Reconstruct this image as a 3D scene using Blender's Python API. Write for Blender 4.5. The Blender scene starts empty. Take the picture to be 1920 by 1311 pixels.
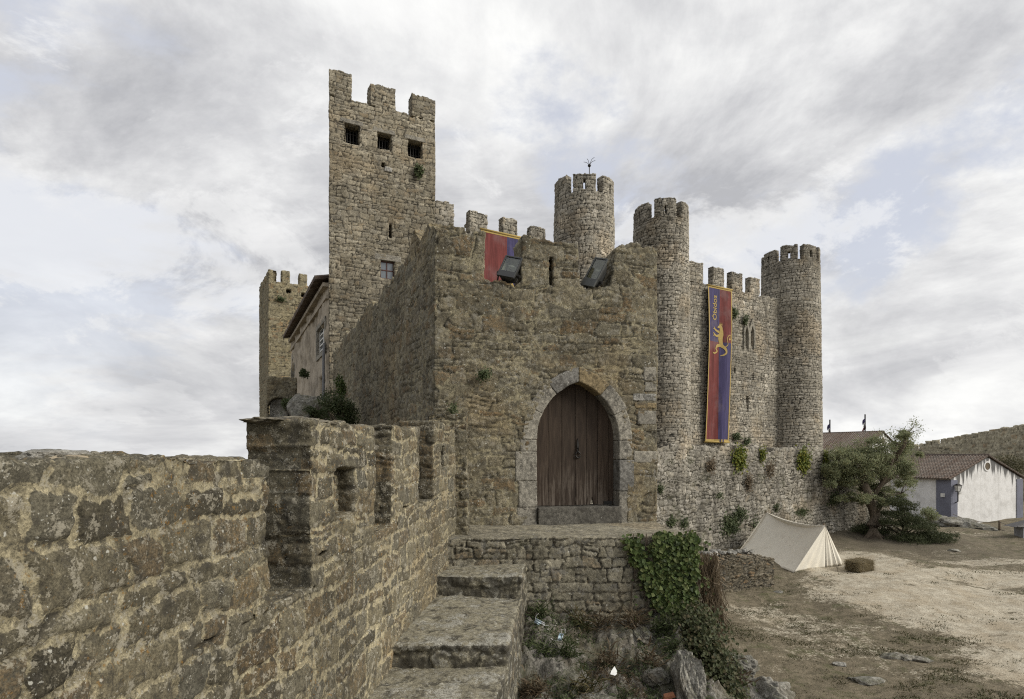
import bpy, bmesh, math, random
import numpy as np
from mathutils import Vector, Matrix
random.seed(7)
RNG = np.random.default_rng(7)
SC = bpy.context.scene
COL = SC.collection
# The photograph's camera stands at the origin and looks along +Y; z = 0 is eye level. Units: metres.
F, CX, HY = 1100.0, 960.0, 860.0
LAND = -1.17                      # level of the landing in front of the door

def at(px, py, Y):
    return np.array([(px - CX) / F * Y, Y, (HY - py) / F * Y])

# ------------------------------------------------------------------ noise
_T = np.random.default_rng(11).random((256, 256))
def vnoise(x, y, seed=0):
    x = np.asarray(x, float) + seed * 17.137; y = np.asarray(y, float) + seed * 9.713
    xi = np.floor(x).astype(np.int64); yi = np.floor(y).astype(np.int64)
    fx = x - xi; fy = y - yi
    fx = fx * fx * fx * (fx * (fx * 6 - 15) + 10); fy = fy * fy * fy * (fy * (fy * 6 - 15) + 10)
    x0 = xi & 255; x1 = (xi + 1) & 255; y0 = yi & 255; y1 = (yi + 1) & 255
    a = _T[y0, x0] * (1 - fx) + _T[y0, x1] * fx
    b = _T[y1, x0] * (1 - fx) + _T[y1, x1] * fx
    return (a * (1 - fy) + b * fy) * 2 - 1
def fbm(x, y, o=4, seed=0, gain=.5, lac=2.07):
    r = 0; a = 1; t = 0
    for i in range(o):
        r = r + a * vnoise(x, y, seed + i * 3); t += a
        x = x * lac; y = y * lac; a *= gain
    return r / t * 1.6
def sst(a, b, x):
    t = np.clip((x - a) / (b - a), 0, 1); return t * t * (3 - 2 * t)

# ------------------------------------------------------------------ objects
def tag(o, label, cat, group=None, kind=None):
    if label: o['label'] = label
    if cat: o['category'] = cat
    if group: o['group'] = group
    if kind: o['kind'] = kind
    return o
def thing(name, label, cat, loc=(0, 0, 0), group=None):
    o = bpy.data.objects.new(name, None); COL.objects.link(o)
    o.location = [float(c) for c in loc]; o.empty_display_size = .2
    return tag(o, label, cat, group)
def wloc(o):
    v = np.zeros(3)
    while o is not None:
        v += np.array(o.location); o = o.parent
    return v
def mesh_obj(name, V, Q, mat, parent=None, smooth=True, attr=None, mats=None, midx=None, attrname='stone', org=None):
    """V (n,3) in world space, Q (m,k) faces or list of lists. Links ONE mesh object."""
    V = np.asarray(V, float)
    off = wloc(parent) if parent is not None else np.zeros(3)
    own = np.zeros(3)
    if org is not None: own = np.asarray(org, float) - off
    me = bpy.data.meshes.new(name)
    if isinstance(Q, np.ndarray):
        m, k = Q.shape
        me.vertices.add(len(V)); me.vertices.foreach_set('co', (V - off - own).ravel())
        me.loops.add(m * k); me.loops.foreach_set('vertex_index', Q.ravel().astype(np.int32))
        me.polygons.add(m)
        me.polygons.foreach_set('loop_start', (np.arange(m) * k).astype(np.int32))
        me.polygons.foreach_set('use_smooth', np.full(m, smooth))
        me.update(calc_edges=True)
    else:
        me.from_pydata((V - off - own).tolist(), [], [list(map(int, q)) for q in Q])
        me.polygons.foreach_set('use_smooth', np.full(len(me.polygons), smooth))
    for mm in (mats or [mat]): me.materials.append(mm)
    if midx is not None: me.polygons.foreach_set('material_index', np.asarray(midx, np.int32))
    if attr is not None:
        a = me.color_attributes.new(attrname, 'FLOAT_COLOR', 'POINT')
        c = np.ones((len(V), 4)); c[:, :attr.shape[1]] = attr
        a.data.foreach_set('color', c.ravel())
    me.validate(); me.update()
    o = bpy.data.objects.new(name, me); COL.objects.link(o)
    o.location = own.tolist()
    if parent is not None: o.parent = parent
    return o

class MB:
    def __init__(s): s.v = []; s.f = []; s.m = []; s.mi = 0
    def add(s, vs, fs):
        b = len(s.v); s.v += [tuple(map(float, p)) for p in vs]
        s.f += [[b + i for i in f] for f in fs]; s.m += [s.mi] * len(fs)
        return s
    def box(s, c, size, R=None, taper=1.0):
        c = np.array(c, float); h = np.array(size, float) / 2
        P = []
        for z in (-1, 1):
            k = taper if z > 0 else 1
            for x, y in ((-1, -1), (1, -1), (1, 1), (-1, 1)):
                p = np.array([x * h[0] * k, y * h[1] * k, z * h[2]])
                if R is not None: p = R @ p
                P.append(c + p)
        return s.add(P, [(0, 3, 2, 1), (4, 5, 6, 7), (0, 1, 5, 4), (1, 2, 6, 5), (2, 3, 7, 6), (3, 0, 4, 7)])
    def tube(s, pts, rad, n=8, cap=True):
        pts = [np.array(p, float) for p in pts]
        if not hasattr(rad, '__len__'): rad = [rad] * len(pts)
        rings = []; ref = None
        for i, p in enumerate(pts):
            t = pts[min(i + 1, len(pts) - 1)] - pts[max(i - 1, 0)]; t = t / (np.linalg.norm(t) + 1e-9)
            if ref is None:
                ref = np.array([0, 0, 1.]) if abs(t[2]) < .9 else np.array([1., 0, 0])
            a = np.cross(t, ref); a /= np.linalg.norm(a) + 1e-9; b = np.cross(t, a); ref = -b if False else ref
            rings.append([p + rad[i] * (math.cos(2 * math.pi * k / n) * a + math.sin(2 * math.pi * k / n) * b) for k in range(n)])
        V = [q for r in rings for q in r]; Fs = []
        for i in range(len(pts) - 1):
            for k in range(n):
                Fs.append((i * n + k, i * n + (k + 1) % n, (i + 1) * n + (k + 1) % n, (i + 1) * n + k))
        if cap:
            Fs.append(tuple(range(n - 1, -1, -1))); Fs.append(tuple((len(pts) - 1) * n + k for k in range(n)))
        return s.add(V, Fs)
    def prism(s, poly, A, B):
        """poly: list of 2D points; A, B functions 2D -> 3D for the two end faces"""
        n = len(poly)
        V = [A(p) for p in poly] + [B(p) for p in poly]
        Fs = [tuple(range(n)), tuple(range(2 * n - 1, n - 1, -1))]
        for i in range(n):
            j = (i + 1) % n; Fs.append((i, n + i, n + j, j))
        return s.add(V, Fs)
    def build(s, name, mat, parent=None, smooth=False, bevel=0, mats=None, org=None, seg=2):
        o = mesh_obj(name, np.array(s.v), s.f, mat, parent, smooth, mats=mats, midx=s.m if mats else None, org=org)
        bm = bmesh.new(); bm.from_mesh(o.data); bmesh.ops.recalc_face_normals(bm, faces=bm.faces); bm.to_mesh(o.data); bm.free()
        if bevel:
            b = o.modifiers.new('bevel', 'BEVEL'); b.width = bevel; b.segments = seg; b.limit_method = 'ANGLE'
        return o

# ------------------------------------------------------------------ masonry: stones laid out in (u, v), real relief
def stones(U, V, c, seed):
    r = np.random.default_rng(seed)
    h, w = c['h'], c['w']; wa = c.get('warp', .3) * h
    u = U + wa * 1.3 * fbm(U / (w * 1.2), V / (h * 1.7), 2, seed + 1) + c.get('fw', .05) * h * fbm(U / (h * .30), V / (h * .30), 3, seed + 5)
    v = V + wa * fbm(U / (w * 1.5), V / (h * 2.2), 2, seed + 2) + c.get('fw', .05) * h * fbm(U / (h * .33), V / (h * .33), 3, seed + 9)
    v0, v1 = v.min() - h, v.max() + h
    n = int((v1 - v0) / h * 1.5) + 4
    hv = c.get('hv', .4)
    bnd = v0 + np.concatenate([[0], np.cumsum(h * r.uniform(1 - hv, 1 + hv, n))])
    row = np.clip(np.searchsorted(bnd, v, 'right') - 1, 0, n - 1)
    order = np.argsort(row, kind='stable'); rs = row[order]
    starts = np.searchsorted(rs, np.arange(n)); ends = np.searchsorted(rs, np.arange(n), 'right')
    r1 = np.zeros(len(U)); r2 = np.zeros(len(U)); r3 = np.zeros(len(U)); d = np.zeros(len(U))
    um, ux = u.min() - 2 * w, u.max() + 2 * w
    ps = c.get('split', .25); wv = c.get('wv', .55)
    for k in range(n):
        m = int((ux - um) / w * 1.7) + 6
        bs = um - w * r.random() + np.cumsum(w * r.uniform(1 - wv, 1 + wv, m)); sl = r.normal(0, c.get('slant', .2), m)
        RR = r.random((5, m)); sp = np.where(r.random(m) < ps, r.uniform(.35, .65, m), 9)
        ix = order[starts[k]:ends[k]]
        if len(ix) == 0: continue
        uu = u[ix]; vv = v[ix]; vm = vv - (bnd[k] + bnd[k + 1]) / 2
        j = np.clip(np.searchsorted(bs, uu) - 1, 1, m - 3)
        j = np.where(uu < bs[j] + sl[j] * vm, j - 1, j); j = np.where(uu > bs[j + 1] + sl[j + 1] * vm, j + 1, j)
        j = np.clip(j, 0, m - 2)
        dl = uu - bs[j] - sl[j] * vm; dr = bs[j + 1] + sl[j + 1] * vm - uu
        db = vv - bnd[k]; dt = bnd[k + 1] - vv
        fs = bnd[k] + sp[j] * (bnd[k + 1] - bnd[k]); isp = sp[j] < 1
        up = isp & (vv > fs)
        db = np.where(up, vv - fs, db); dt = np.where(isp & ~up, fs - vv, dt)
        D = np.stack([dl, dr, db, dt]); D = np.maximum(D, 1e-4)
        d[ix] = (D ** -3.5).sum(0) ** (-1 / 3.5)
        a = np.where(up, RR[3][j], RR[0][j]); r1[ix] = a; r2[ix] = np.where(up, RR[4][j], RR[1][j]); r3[ix] = np.where(up, RR[1][j], RR[2][j])
    return r1, r2, r3, d

def relief(U, V, c, seed):
    r1, r2, r3, d = stones(U, V, c, seed)
    g = c['g']
    nz = fbm(U / (c['h'] * .25), V / (c['h'] * .25), 4, seed + 21)
    e = d - g / 2 + c.get('rough', .5) * g * nz
    sm = c.get('smear', 0)
    if sm: e = e - sm * np.maximum(0, fbm(U / (c['h'] * 2.2), V / (c['h'] * 2.2), 4, seed + 31) + .15)
    body = sst(0, c['bev'], e)
    # each face is a flattish, slightly tilted plane
    tl = c['rel'] * .35 * (np.sin(r1 * 40) * np.sin(U / c['w'] * 3.1 + r2 * 6.3) + np.sin(r2 * 33) * np.sin(V / c['h'] * 2.6 + r1 * 6.3)) * body
    hgt = c['rel'] * (body * (.45 + .55 * r3) - .5) + tl
    base = c.get('und', .02) * fbm(U / 1.1, V / 1.1, 3, seed + 41)
    base = base + c.get('grain', .004) * fbm(U / c.get('gs', .06), V / c.get('gs', .06), 4, seed + 51, gain=.6)
    tilt = c.get('rel') * .2 * fbm(U / (c['h'] * .5), V / (c['h'] * .5), 3, seed + 61) * body
    # signed distance to the joint, coded round .5, so that the shader can break the edge up finely
    mort = np.clip(.5 - e / (.5 * c['h']), 0, 1)
    ck = c.get('crack', .012)
    crack = (1 - sst(.2 * ck, ck, np.abs(e + .35 * g) if c.get('edgecrack') else d + ck * .5 * nz)) * sst(c.get('ckt', -.05), c.get('ckt', -.05) + .25, fbm(U / (c['w'] * .8), V / (c['h'] * 1.1), 3, seed + 71))
    hgt = hgt - crack * c.get('ckd', .012)
    return hgt + tilt, base, np.stack([r1, r2, mort, crack], 1)

def line_map(P0, dr, batter=0., vtop=0.):
    P0 = np.asarray(P0, float)[:2]; dr = np.asarray(dr, float)[:2]; dr = dr / np.linalg.norm(dr); inn = np.array([-dr[1], dr[0]])
    def f(u, d, v):
        dd = d - batter * (vtop - v)
        p = P0 + u[:, None] * dr + dd[:, None] * inn
        n = len(u); z = np.zeros(n)
        return np.column_stack([p, v]), np.tile([*dr, 0.], (n, 1)), np.tile([*inn, 0.], (n, 1))
    return f
def path_map(pts, r=.05, closed=False):
    P = np.array([np.asarray(p, float)[:2] for p in pts])
    if closed: P = np.vstack([P, P[:1]])
    seg = np.diff(P, axis=0); L = np.linalg.norm(seg, axis=1); S = np.concatenate([[0], np.cumsum(L)]); D = seg / L[:, None]
    def f(u, d, v):
        x = np.interp(u, S, P[:, 0]); y = np.interp(u, S, P[:, 1])
        k = np.clip(np.searchsorted(S, u, 'right') - 1, 0, len(L) - 1)
        dr = D[k].copy()
        for c in range(0 if closed else 1, len(L) if closed else len(L)):
            a = D[c - 1]; b = D[c % len(L)]
            w = (u - S[c])
            near = np.abs(w) < r
            if closed and c == 0:
                w = np.where(u > S[-1] / 2, u - S[-1], u); near = np.abs(w) < r
            t = ((w / r) * .5 + .5)[:, None]
            dr = np.where(near[:, None], a * (1 - t) + b * t, dr)
        dr /= np.linalg.norm(dr, axis=1)[:, None]
        inn = np.column_stack([-dr[:, 1], dr[:, 0]])
        z = np.zeros(len(u))
        return np.column_stack([x + d * inn[:, 0], y + d * inn[:, 1], v]), np.column_stack([dr, z]), np.column_stack([inn, z])
    f.S = S
    return f
def cyl_map(C, R, batter=0., vtop=0.):
    C = np.asarray(C, float)[:2]; a0 = math.atan2(-C[0], C[1])
    def f(u, d, v):
        a = u / R + a0; rad = R + batter * np.maximum(0, vtop - v) - d
        sx, cx = np.sin(a), np.cos(a); z = np.zeros(len(u))
        return np.column_stack([C[0] + rad * sx, C[1] - rad * cx, v]), np.column_stack([cx, sx, z]), np.column_stack([-sx, cx, z])
    return f

def masonry(mask, u0, v0, s, thick, nd, mapf, cfg, seed, parts, parent, periodic=False, back=False, smooth=2, sv=None):
    """mask (nz,nu) of part numbers -> shared skin, stone relief, then split into one mesh per part"""
    sv = sv or s
    nz, nu = mask.shape; W = nu if periodic else nu + 1; NV = (nz + 1) * W
    vid = lambda i, k, l: l * NV + k * W + (i % nu if periodic else i)
    occ = mask > 0
    Qs, Ls, Ns, Bs = [], [], [], []
    def push(q, lab, nrm, b):
        Qs.append(np.stack(q, 1)); Ls.append(lab); Ns.append(np.tile(nrm, (len(lab), 1))); Bs.append(np.full(len(lab), b))
    K, I = np.nonzero(occ); lab = mask[K, I]
    push([vid(I, K, 0), vid(I + 1, K, 0), vid(I + 1, K + 1, 0), vid(I, K + 1, 0)], lab, (0, -1, 0), False)
    if back: push([vid(I + 1, K, nd), vid(I, K, nd), vid(I, K + 1, nd), vid(I + 1, K + 1, nd)], lab, (0, 1, 0), False)
    pad = np.zeros((nz + 2, nu + 2), bool); pad[1:-1, 1:-1] = occ
    if periodic: pad[1:-1, 0] = occ[:, -1]; pad[1:-1, -1] = occ[:, 0]
    for side in 'LRTB':
        dk, di = dict(L=(0, -1), R=(0, 1), T=(1, 0), B=(-1, 0))[side]
        nb = pad[1 + dk:nz + 1 + dk, 1 + di:nu + 1 + di]
        sel = occ & ~nb
        if side == 'B': sel[0, :] = False
        K, I = np.nonzero(sel); lab = mask[K, I]
        if len(K) == 0: continue
        for l in range(nd):
            if side == 'L': q = [vid(I, K, l), vid(I, K + 1, l), vid(I, K + 1, l + 1), vid(I, K, l + 1)]; nn = (-1, 0, 0)
            if side == 'R': q = [vid(I + 1, K, l), vid(I + 1, K, l + 1), vid(I + 1, K + 1, l + 1), vid(I + 1, K + 1, l)]; nn = (1, 0, 0)
            if side == 'T': q = [vid(I, K + 1, l), vid(I + 1, K + 1, l), vid(I + 1, K + 1, l + 1), vid(I, K + 1, l + 1)]; nn = (0, 0, 1)
            if side == 'B': q = [vid(I, K, l), vid(I, K, l + 1), vid(I + 1, K, l + 1), vid(I + 1, K, l)]; nn = (0, 0, -1)
            push(q, lab, nn, True)
    Q = np.concatenate(Qs); L = np.concatenate(Ls); N = np.concatenate(Ns).astype(float); B = np.concatenate(Bs)
    ids, inv = np.unique(Q, return_inverse=True); Q = inv.reshape(Q.shape); n = len(ids)
    l = ids // NV; k = (ids % NV) // W; i = ids % W
    u = u0 + i * s; v = v0 + k * sv; d = l * (thick / nd)
    nl = np.zeros((n, 3))
    for c in range(4):
        for a in range(3): nl[:, a] += np.bincount(Q[:, c], N[:, a], n)
    bsel = np.zeros(n, bool); bsel[Q[B].ravel()] = True
    ln = nl / (np.linalg.norm(nl, axis=1)[:, None] + 1e-9)
    U = np.where((np.abs(ln[:, 0]) >= np.abs(ln[:, 2])), u + np.sign(ln[:, 0]) * d, u)
    Vv = np.where(np.abs(ln[:, 2]) > np.abs(ln[:, 0]), v + d * np.sign(ln[:, 2]), v)
    pos, dr, inn = mapf(u, d, v)
    nw = ln[:, :1] * dr + ln[:, 1:2] * inn; nw[:, 2] += ln[:, 2]
    E = np.concatenate([Q[:, [0, 1]], Q[:, [1, 2]], Q[:, [2, 3]], Q[:, [3, 0]]]); E = np.concatenate([E, E[:, ::-1]])
    deg = np.bincount(E[:, 0], minlength=n).astype(float)
    def lap(X): return np.stack([np.bincount(E[:, 0], X[E[:, 1], a], n) for a in range(X.shape[1])], 1) / deg[:, None]
    bot = (k == 0)
    for _ in range(smooth):
        X = lap(pos); w = (bsel & ~bot)
        pos[w] = pos[w] * .4 + X[w] * .6
        nw = nw * .5 + lap(nw) * .5
    nw /= np.linalg.norm(nw, axis=1)[:, None] + 1e-9
    hg, base, at3 = relief(U, Vv, cfg, seed)
    if 'sidemort' in cfg:   # end faces take darker stone tones and fainter joints
        sd = sst(.6, .9, np.abs(ln[:, 0])); at3[:, 2] *= 1 - sd * (1 - cfg['sidemort']); at3[:, 0] *= 1 - .55 * sd
    if 'toprel' in cfg:
        up = sst(.5, .9, nw[:, 2])
        hg = hg * (1 - up * (1 - cfg['toprel'])); at3[:, 3] *= 1 - up * cfg.get('topcrack', 1.); at3[:, 0] = at3[:, 0] * (1 - .75 * up) + .4 * .75 * up; at3[:, 1] *= 1 - up; at3[:, 2] = at3[:, 2] * (1 - up) + .12 * up
    pos = pos + nw * (hg + base)[:, None]
    out = {}
    for lb, (nm, mat) in parts.items():
        q = Q[L == lb]
        if len(q) == 0: continue
        uq, iv = np.unique(q, return_inverse=True)
        P = pos[uq]
        org = np.array([P[:, 0].mean(), P[:, 1].mean(), P[:, 2].min()]) if parent is not None else None
        out[lb] = mesh_obj(nm, P, iv.reshape(q.shape), mat, parent, True, at3[uq], org=org)
    return out

class Wall:
    """a vertical plane through P0 along dr; px,py -> (u, z) on it"""
    def __init__(s, P0, dr):
        s.P = np.asarray(P0, float)[:2]; s.d = np.asarray(dr, float)[:2]; s.d = s.d / np.linalg.norm(s.d)
    def u(s, px):
        r = (px - CX) / F
        return (r * s.P[1] - s.P[0]) / (s.d[0] - r * s.d[1])
    def Y(s, u): return s.P[1] + u * s.d[1]
    def uv(s, px, py):
        u = s.u(px); return u, (HY - py) / F * s.Y(u)
    def pt(s, u, z, out=0.):
        n = np.array([s.d[1], -s.d[0]])
        p = s.P + u * s.d + out * n; return np.array([p[0], p[1], z])

def grid(u0, u1, v0, v1, s):
    nu = max(1, int(round((u1 - u0) / s))); nz = max(1, int(round((v1 - v0) / s)))
    uc = u0 + (np.arange(nu) + .5) * s; vc = v0 + (np.arange(nz) + .5) * s
    return np.meshgrid(uc, vc)

def roughen(o, size=.02, amp=.012, scale=.12, smooth=True):
    """worn stone: a voxel skin pushed about by a cloud texture"""
    if 'bevel' in o.modifiers: pass
    m = o.modifiers.new('skin', 'REMESH'); m.mode = 'VOXEL'; m.voxel_size = size; m.use_smooth_shade = smooth
    tx = bpy.data.textures.get('wear%g' % scale) or bpy.data.textures.new('wear%g' % scale, 'CLOUDS'); tx.noise_scale = scale; tx.noise_depth = 4
    d = o.modifiers.new('wear', 'DISPLACE'); d.texture = tx; d.strength = amp; d.mid_level = .5; d.texture_coords = 'GLOBAL'
    return o
# ------------------------------------------------------------------ materials
class NT:
    def __init__(s, name):
        s.m = bpy.data.materials.new(name); s.m.use_nodes = True; s.t = s.m.node_tree
        s.bsdf = s.t.nodes['Principled BSDF']; s.bsdf.inputs['Roughness'].default_value = .9
        s.bsdf.inputs['Specular IOR Level'].default_value = .25
        s._pos = None
    def n(s, typ, ins=None, out=0, **props):
        nd = s.t.nodes.new(typ)
        for k, v in props.items(): setattr(nd, k, v)
        for k, v in (ins or {}).items(): s.set(nd.inputs[k], v)
        return nd.outputs[out]
    def set(s, inp, v):
        if hasattr(v, 'is_linked'): s.t.links.new(v, inp)
        elif isinstance(v, (tuple, list)) and len(v) == 3 and inp.type == 'RGBA': inp.default_value = (*v, 1)
        else: inp.default_value = v
    def pos(s):
        if s._pos is None: s._pos = s.n('ShaderNodeNewGeometry')
        return s._pos
    def scaled(s, sx, sy, sz, src=None):
        return s.n('ShaderNodeVectorMath', {0: src or s.pos(), 1: (sx, sy, sz)}, operation='MULTIPLY')
    def noise(s, scale, detail=4, rough=.55, dist=0., vec=None, col=False):
        return s._noise(scale, detail, rough, dist, vec, col)
    def _noise(s, scale, detail, rough, dist, vec, col):
        nd = s.t.nodes.new('ShaderNodeTexNoise')
        s.set(nd.inputs['Vector'], vec or s.pos())
        nd.inputs['Scale'].default_value = scale; nd.inputs['Detail'].default_value = detail
        nd.inputs['Roughness'].default_value = rough; nd.inputs['Distortion'].default_value = dist
        return nd.outputs['Color' if col else 'Fac']
    def voro(s, scale, feature='F1', out='Distance', vec=None, rnd=1.):
        nd = s.t.nodes.new('ShaderNodeTexVoronoi'); nd.feature = feature
        s.set(nd.inputs['Vector'], vec or s.pos()); nd.inputs['Scale'].default_value = scale; nd.inputs['Randomness'].default_value = rnd
        return nd.outputs[out]
    def math(s, op, a, b=0., clamp=False):
        nd = s.t.nodes.new('ShaderNodeMath'); nd.operation = op; nd.use_clamp = clamp
        s.set(nd.inputs[0], a); s.set(nd.inputs[1], b); return nd.outputs[0]
    def rng(s, v, a, b, c=0., d=1., smooth=True):
        nd = s.t.nodes.new('ShaderNodeMapRange'); nd.interpolation_type = 'SMOOTHSTEP' if smooth else 'LINEAR'
        s.set(nd.inputs['Value'], v)
        for k, x in zip(('From Min', 'From Max', 'To Min', 'To Max'), (a, b, c, d)): s.set(nd.inputs[k], x)
        return nd.outputs[0]
    def ramp(s, fac, cols, pos=None, interp='LINEAR'):
        nd = s.t.nodes.new('ShaderNodeValToRGB'); cr = nd.color_ramp; cr.interpolation = interp
        n = len(cols); pos = pos or [i / (n - 1) for i in range(n)]
        while len(cr.elements) < n: cr.elements.new(.5)
        for e, c, p in zip(cr.elements, cols, pos): e.position = p; e.color = (*c, 1)
        s.set(nd.inputs[0], fac); return nd.outputs[0]
    def mix(s, fac, a, b, blend='MIX'):
        nd = s.t.nodes.new('ShaderNodeMix'); nd.data_type = 'RGBA'; nd.blend_type = blend
        s.set(nd.inputs[0], fac); s.set(nd.inputs[6], a); s.set(nd.inputs[7], b); return nd.outputs[2]
    def grey(s, v):
        return s.n('ShaderNodeCombineColor', {0: v, 1: v, 2: v})
    def attr(s, name='stone'):
        nd = s.t.nodes.new('ShaderNodeAttribute'); nd.attribute_name = name; s.alpha = nd.outputs['Alpha']
        sp = s.t.nodes.new('ShaderNodeSeparateColor'); s.t.links.new(nd.outputs['Color'], sp.inputs[0])
        return sp.outputs
    def bump(s, h, strength=.5, dist=.01):
        nd = s.t.nodes.new('ShaderNodeBump'); nd.inputs['Strength'].default_value = strength; nd.inputs['Distance'].default_value = dist
        s.t.links.new(h, nd.inputs['Height']); s.t.links.new(nd.outputs[0], s.bsdf.inputs['Normal'])
    def done(s, col, rough=None):
        s.set(s.bsdf.inputs['Base Color'], col)
        if rough is not None: s.set(s.bsdf.inputs['Roughness'], rough)
        return s.m

def stone_mat(name, pal, mortar, rust=(.2, .12, .055), rustp=.8, rusta=.6, dark=(.04, .036, .028), darka=.5, lichen=.5,
              orange=.2, fs=1., bump=.6, green=0., streak=0., joint_dark=0., crack=.75, riser=0., mottle=1., edge=.3, bleach=0., cool=.93, vary=.0):
    """fs is the size of the weathering grain: 1 suits a wall about 12 m away"""
    pal = [(r, g * .995, b * cool) for r, g, b in pal]; mortar = (mortar[0], mortar[1], mortar[2] * .93)
    t = NT(name); A = t.attr()
    nA = t.noise(4.2 / fs, 9, .68, .3); nB = t.noise(13 / fs, 8, .7, .2); nC = t.noise(42 / fs, 6, .7); nD = t.noise(1.1 / fs, 5, .6)
    # joint edge, frayed at every scale
    b = t.math('ADD', A[2], t.math('ADD', t.math('MULTIPLY', t.math('SUBTRACT', nB, .5), edge * 1.6), t.math('MULTIPLY', t.math('SUBTRACT', nC, .5), edge)))
    mort = t.rng(b, .47, .54)
    col = t.ramp(A[0], pal)
    rk = t.math('MULTIPLY', t.rng(A[1], rustp, min(1, rustp + .1)), t.rng(nB, .36, .56))
    col = t.mix(t.math('MULTIPLY', rk, rusta), col, rust)
    mcol = t.mix(t.rng(nC, .4, .6), tuple(c * .84 for c in mortar), tuple(c * 1.16 for c in mortar))
    mcol = t.mix(t.math('MULTIPLY', t.rng(nA, .50, .60), .55), mcol, tuple(c * .45 for c in mortar))
    col = t.mix(mort, col, mcol)
    if joint_dark: col = t.mix(t.math('MULTIPLY', t.rng(b, .40, .62), joint_dark), col, dark)
    # speckle: grain, pits and grey crust in sharp-edged patches
    soft = t.rng(mort, 0, 1, 1, .45, False)   # mortar is sandier and smoother than the stones
    col = t.mix(soft, col, t.mix(1., col, t.grey(t.rng(nC, .34, .66, 1 - .5 * mottle, 1 + .55 * mottle, False)), 'MULTIPLY'))
    col = t.mix(1., col, t.grey(t.rng(nB, .34, .66, 1 - .36 * mottle, 1 + .40 * mottle, False)), 'MULTIPLY')
    col = t.mix(t.math('MULTIPLY', t.rng(t.math('ADD', nA, t.math('MULTIPLY', t.math('SUBTRACT', nC, .5), .5)), .535, .60), darka), col, tuple(c * 1.25 for c in dark))
    pit = t.math('MULTIPLY', t.rng(t.noise(75 / fs, 4, .6), .60, .66), t.rng(nA, .38, .55))
    col = t.mix(t.math('MULTIPLY', pit, .7), col, tuple(c * .6 for c in dark))
    if crack: col = t.mix(t.math('MULTIPLY', t.alpha, crack), col, tuple(c * .5 for c in dark))
    col = t.mix(t.math('MULTIPLY', t.rng(t.noise(.55 / fs, 4, .6), .5, .72), .3), col, tuple(.8 * (a + b_) / 2 for a, b_ in zip(pal[0], (.18, .15, .095))))
    if streak:
        st = t.noise(1.3, 6, .65, vec=t.scaled(1.6, 1.6, .2))
        col = t.mix(t.math('MULTIPLY', t.rng(st, .53, .66), streak), col, tuple(c * 1.5 for c in dark))
    if green:
        col = t.mix(t.math('MULTIPLY', t.rng(t.noise(2.3 / fs, 8, .72), .56, .66), green), col, (.06, .065, .028))
    if orange:
        col = t.mix(t.math('MULTIPLY', t.math('MULTIPLY', t.rng(t.noise(16 / fs, 6, .7), .58, .64), t.rng(nD, .45, .6)), orange), col, (.24, .135, .035))
    if lichen:
        vv = t.n('ShaderNodeVectorMath', {0: t.pos(), 1: t.n('ShaderNodeVectorMath', {0: t.noise(30 / fs, 3, .5, col=True), 'Scale': .04 * fs}, operation='SCALE')}, operation='ADD')
        sp = t.math('MULTIPLY', t.rng(t.voro(9 / fs, vec=vv), .17, .12), t.rng(t.noise(2.6 / fs, 4, .6), .50, .56))
        sp2 = t.math('MULTIPLY', t.rng(t.voro(27 / fs, vec=vv), .24, .16), t.rng(t.noise(3.7 / fs, 5, .7), .50, .60))
        lp = t.math('MULTIPLY', t.rng(t.math('ADD', t.noise(6 / fs, 9, .75), t.math('MULTIPLY', t.math('SUBTRACT', nC, .5), .35)), .545, .60), .8)
        col = t.mix(t.math('MULTIPLY', lp, min(1, lichen)), col, tuple(.70 * c + .10 for c in mortar))
        col = t.mix(t.math('MULTIPLY', t.math('MAXIMUM', sp, sp2), min(1, lichen * .9)), col, (.42, .41, .36))
    if vary:   # campaigns of building and repair: broad paler and darker areas
        vn = t.noise(.33, 5, .62, .4, vec=t.scaled(1., 1., .8)); col = t.mix(1., col, t.grey(t.rng(vn, .36, .64, 1 - vary, 1 + vary, False)), 'MULTIPLY')
        col = t.mix(t.math('MULTIPLY', t.rng(t.noise(.5, 4, .6), .52, .64), .4), col, t.mix(1., col, (1.12, .95, .74), 'MULTIPLY'))
    if bleach:  # chalky white crust with black pits
        bl = t.math('ADD', t.noise(3.0, 8, .66, .3), t.math('MULTIPLY', t.math('SUBTRACT', nB, .5), .5))
        col = t.mix(t.math('MULTIPLY', t.rng(bl, .53, .60), bleach), col, t.mix(t.rng(nC, .42, .5), (.09, .085, .07), (.36, .35, .305)))
    if riser:   # upright faces are mixed darker in patches, chosen by their normal
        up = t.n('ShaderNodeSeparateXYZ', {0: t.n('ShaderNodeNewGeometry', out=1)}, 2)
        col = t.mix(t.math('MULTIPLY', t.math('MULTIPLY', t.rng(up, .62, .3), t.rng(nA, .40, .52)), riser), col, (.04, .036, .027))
    h = t.math('ADD', t.math('MULTIPLY', nB, 1.), t.math('MULTIPLY', nC, .55))
    t.bump(h, bump, .022 * fs)
    return t.done(col, .95)

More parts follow.
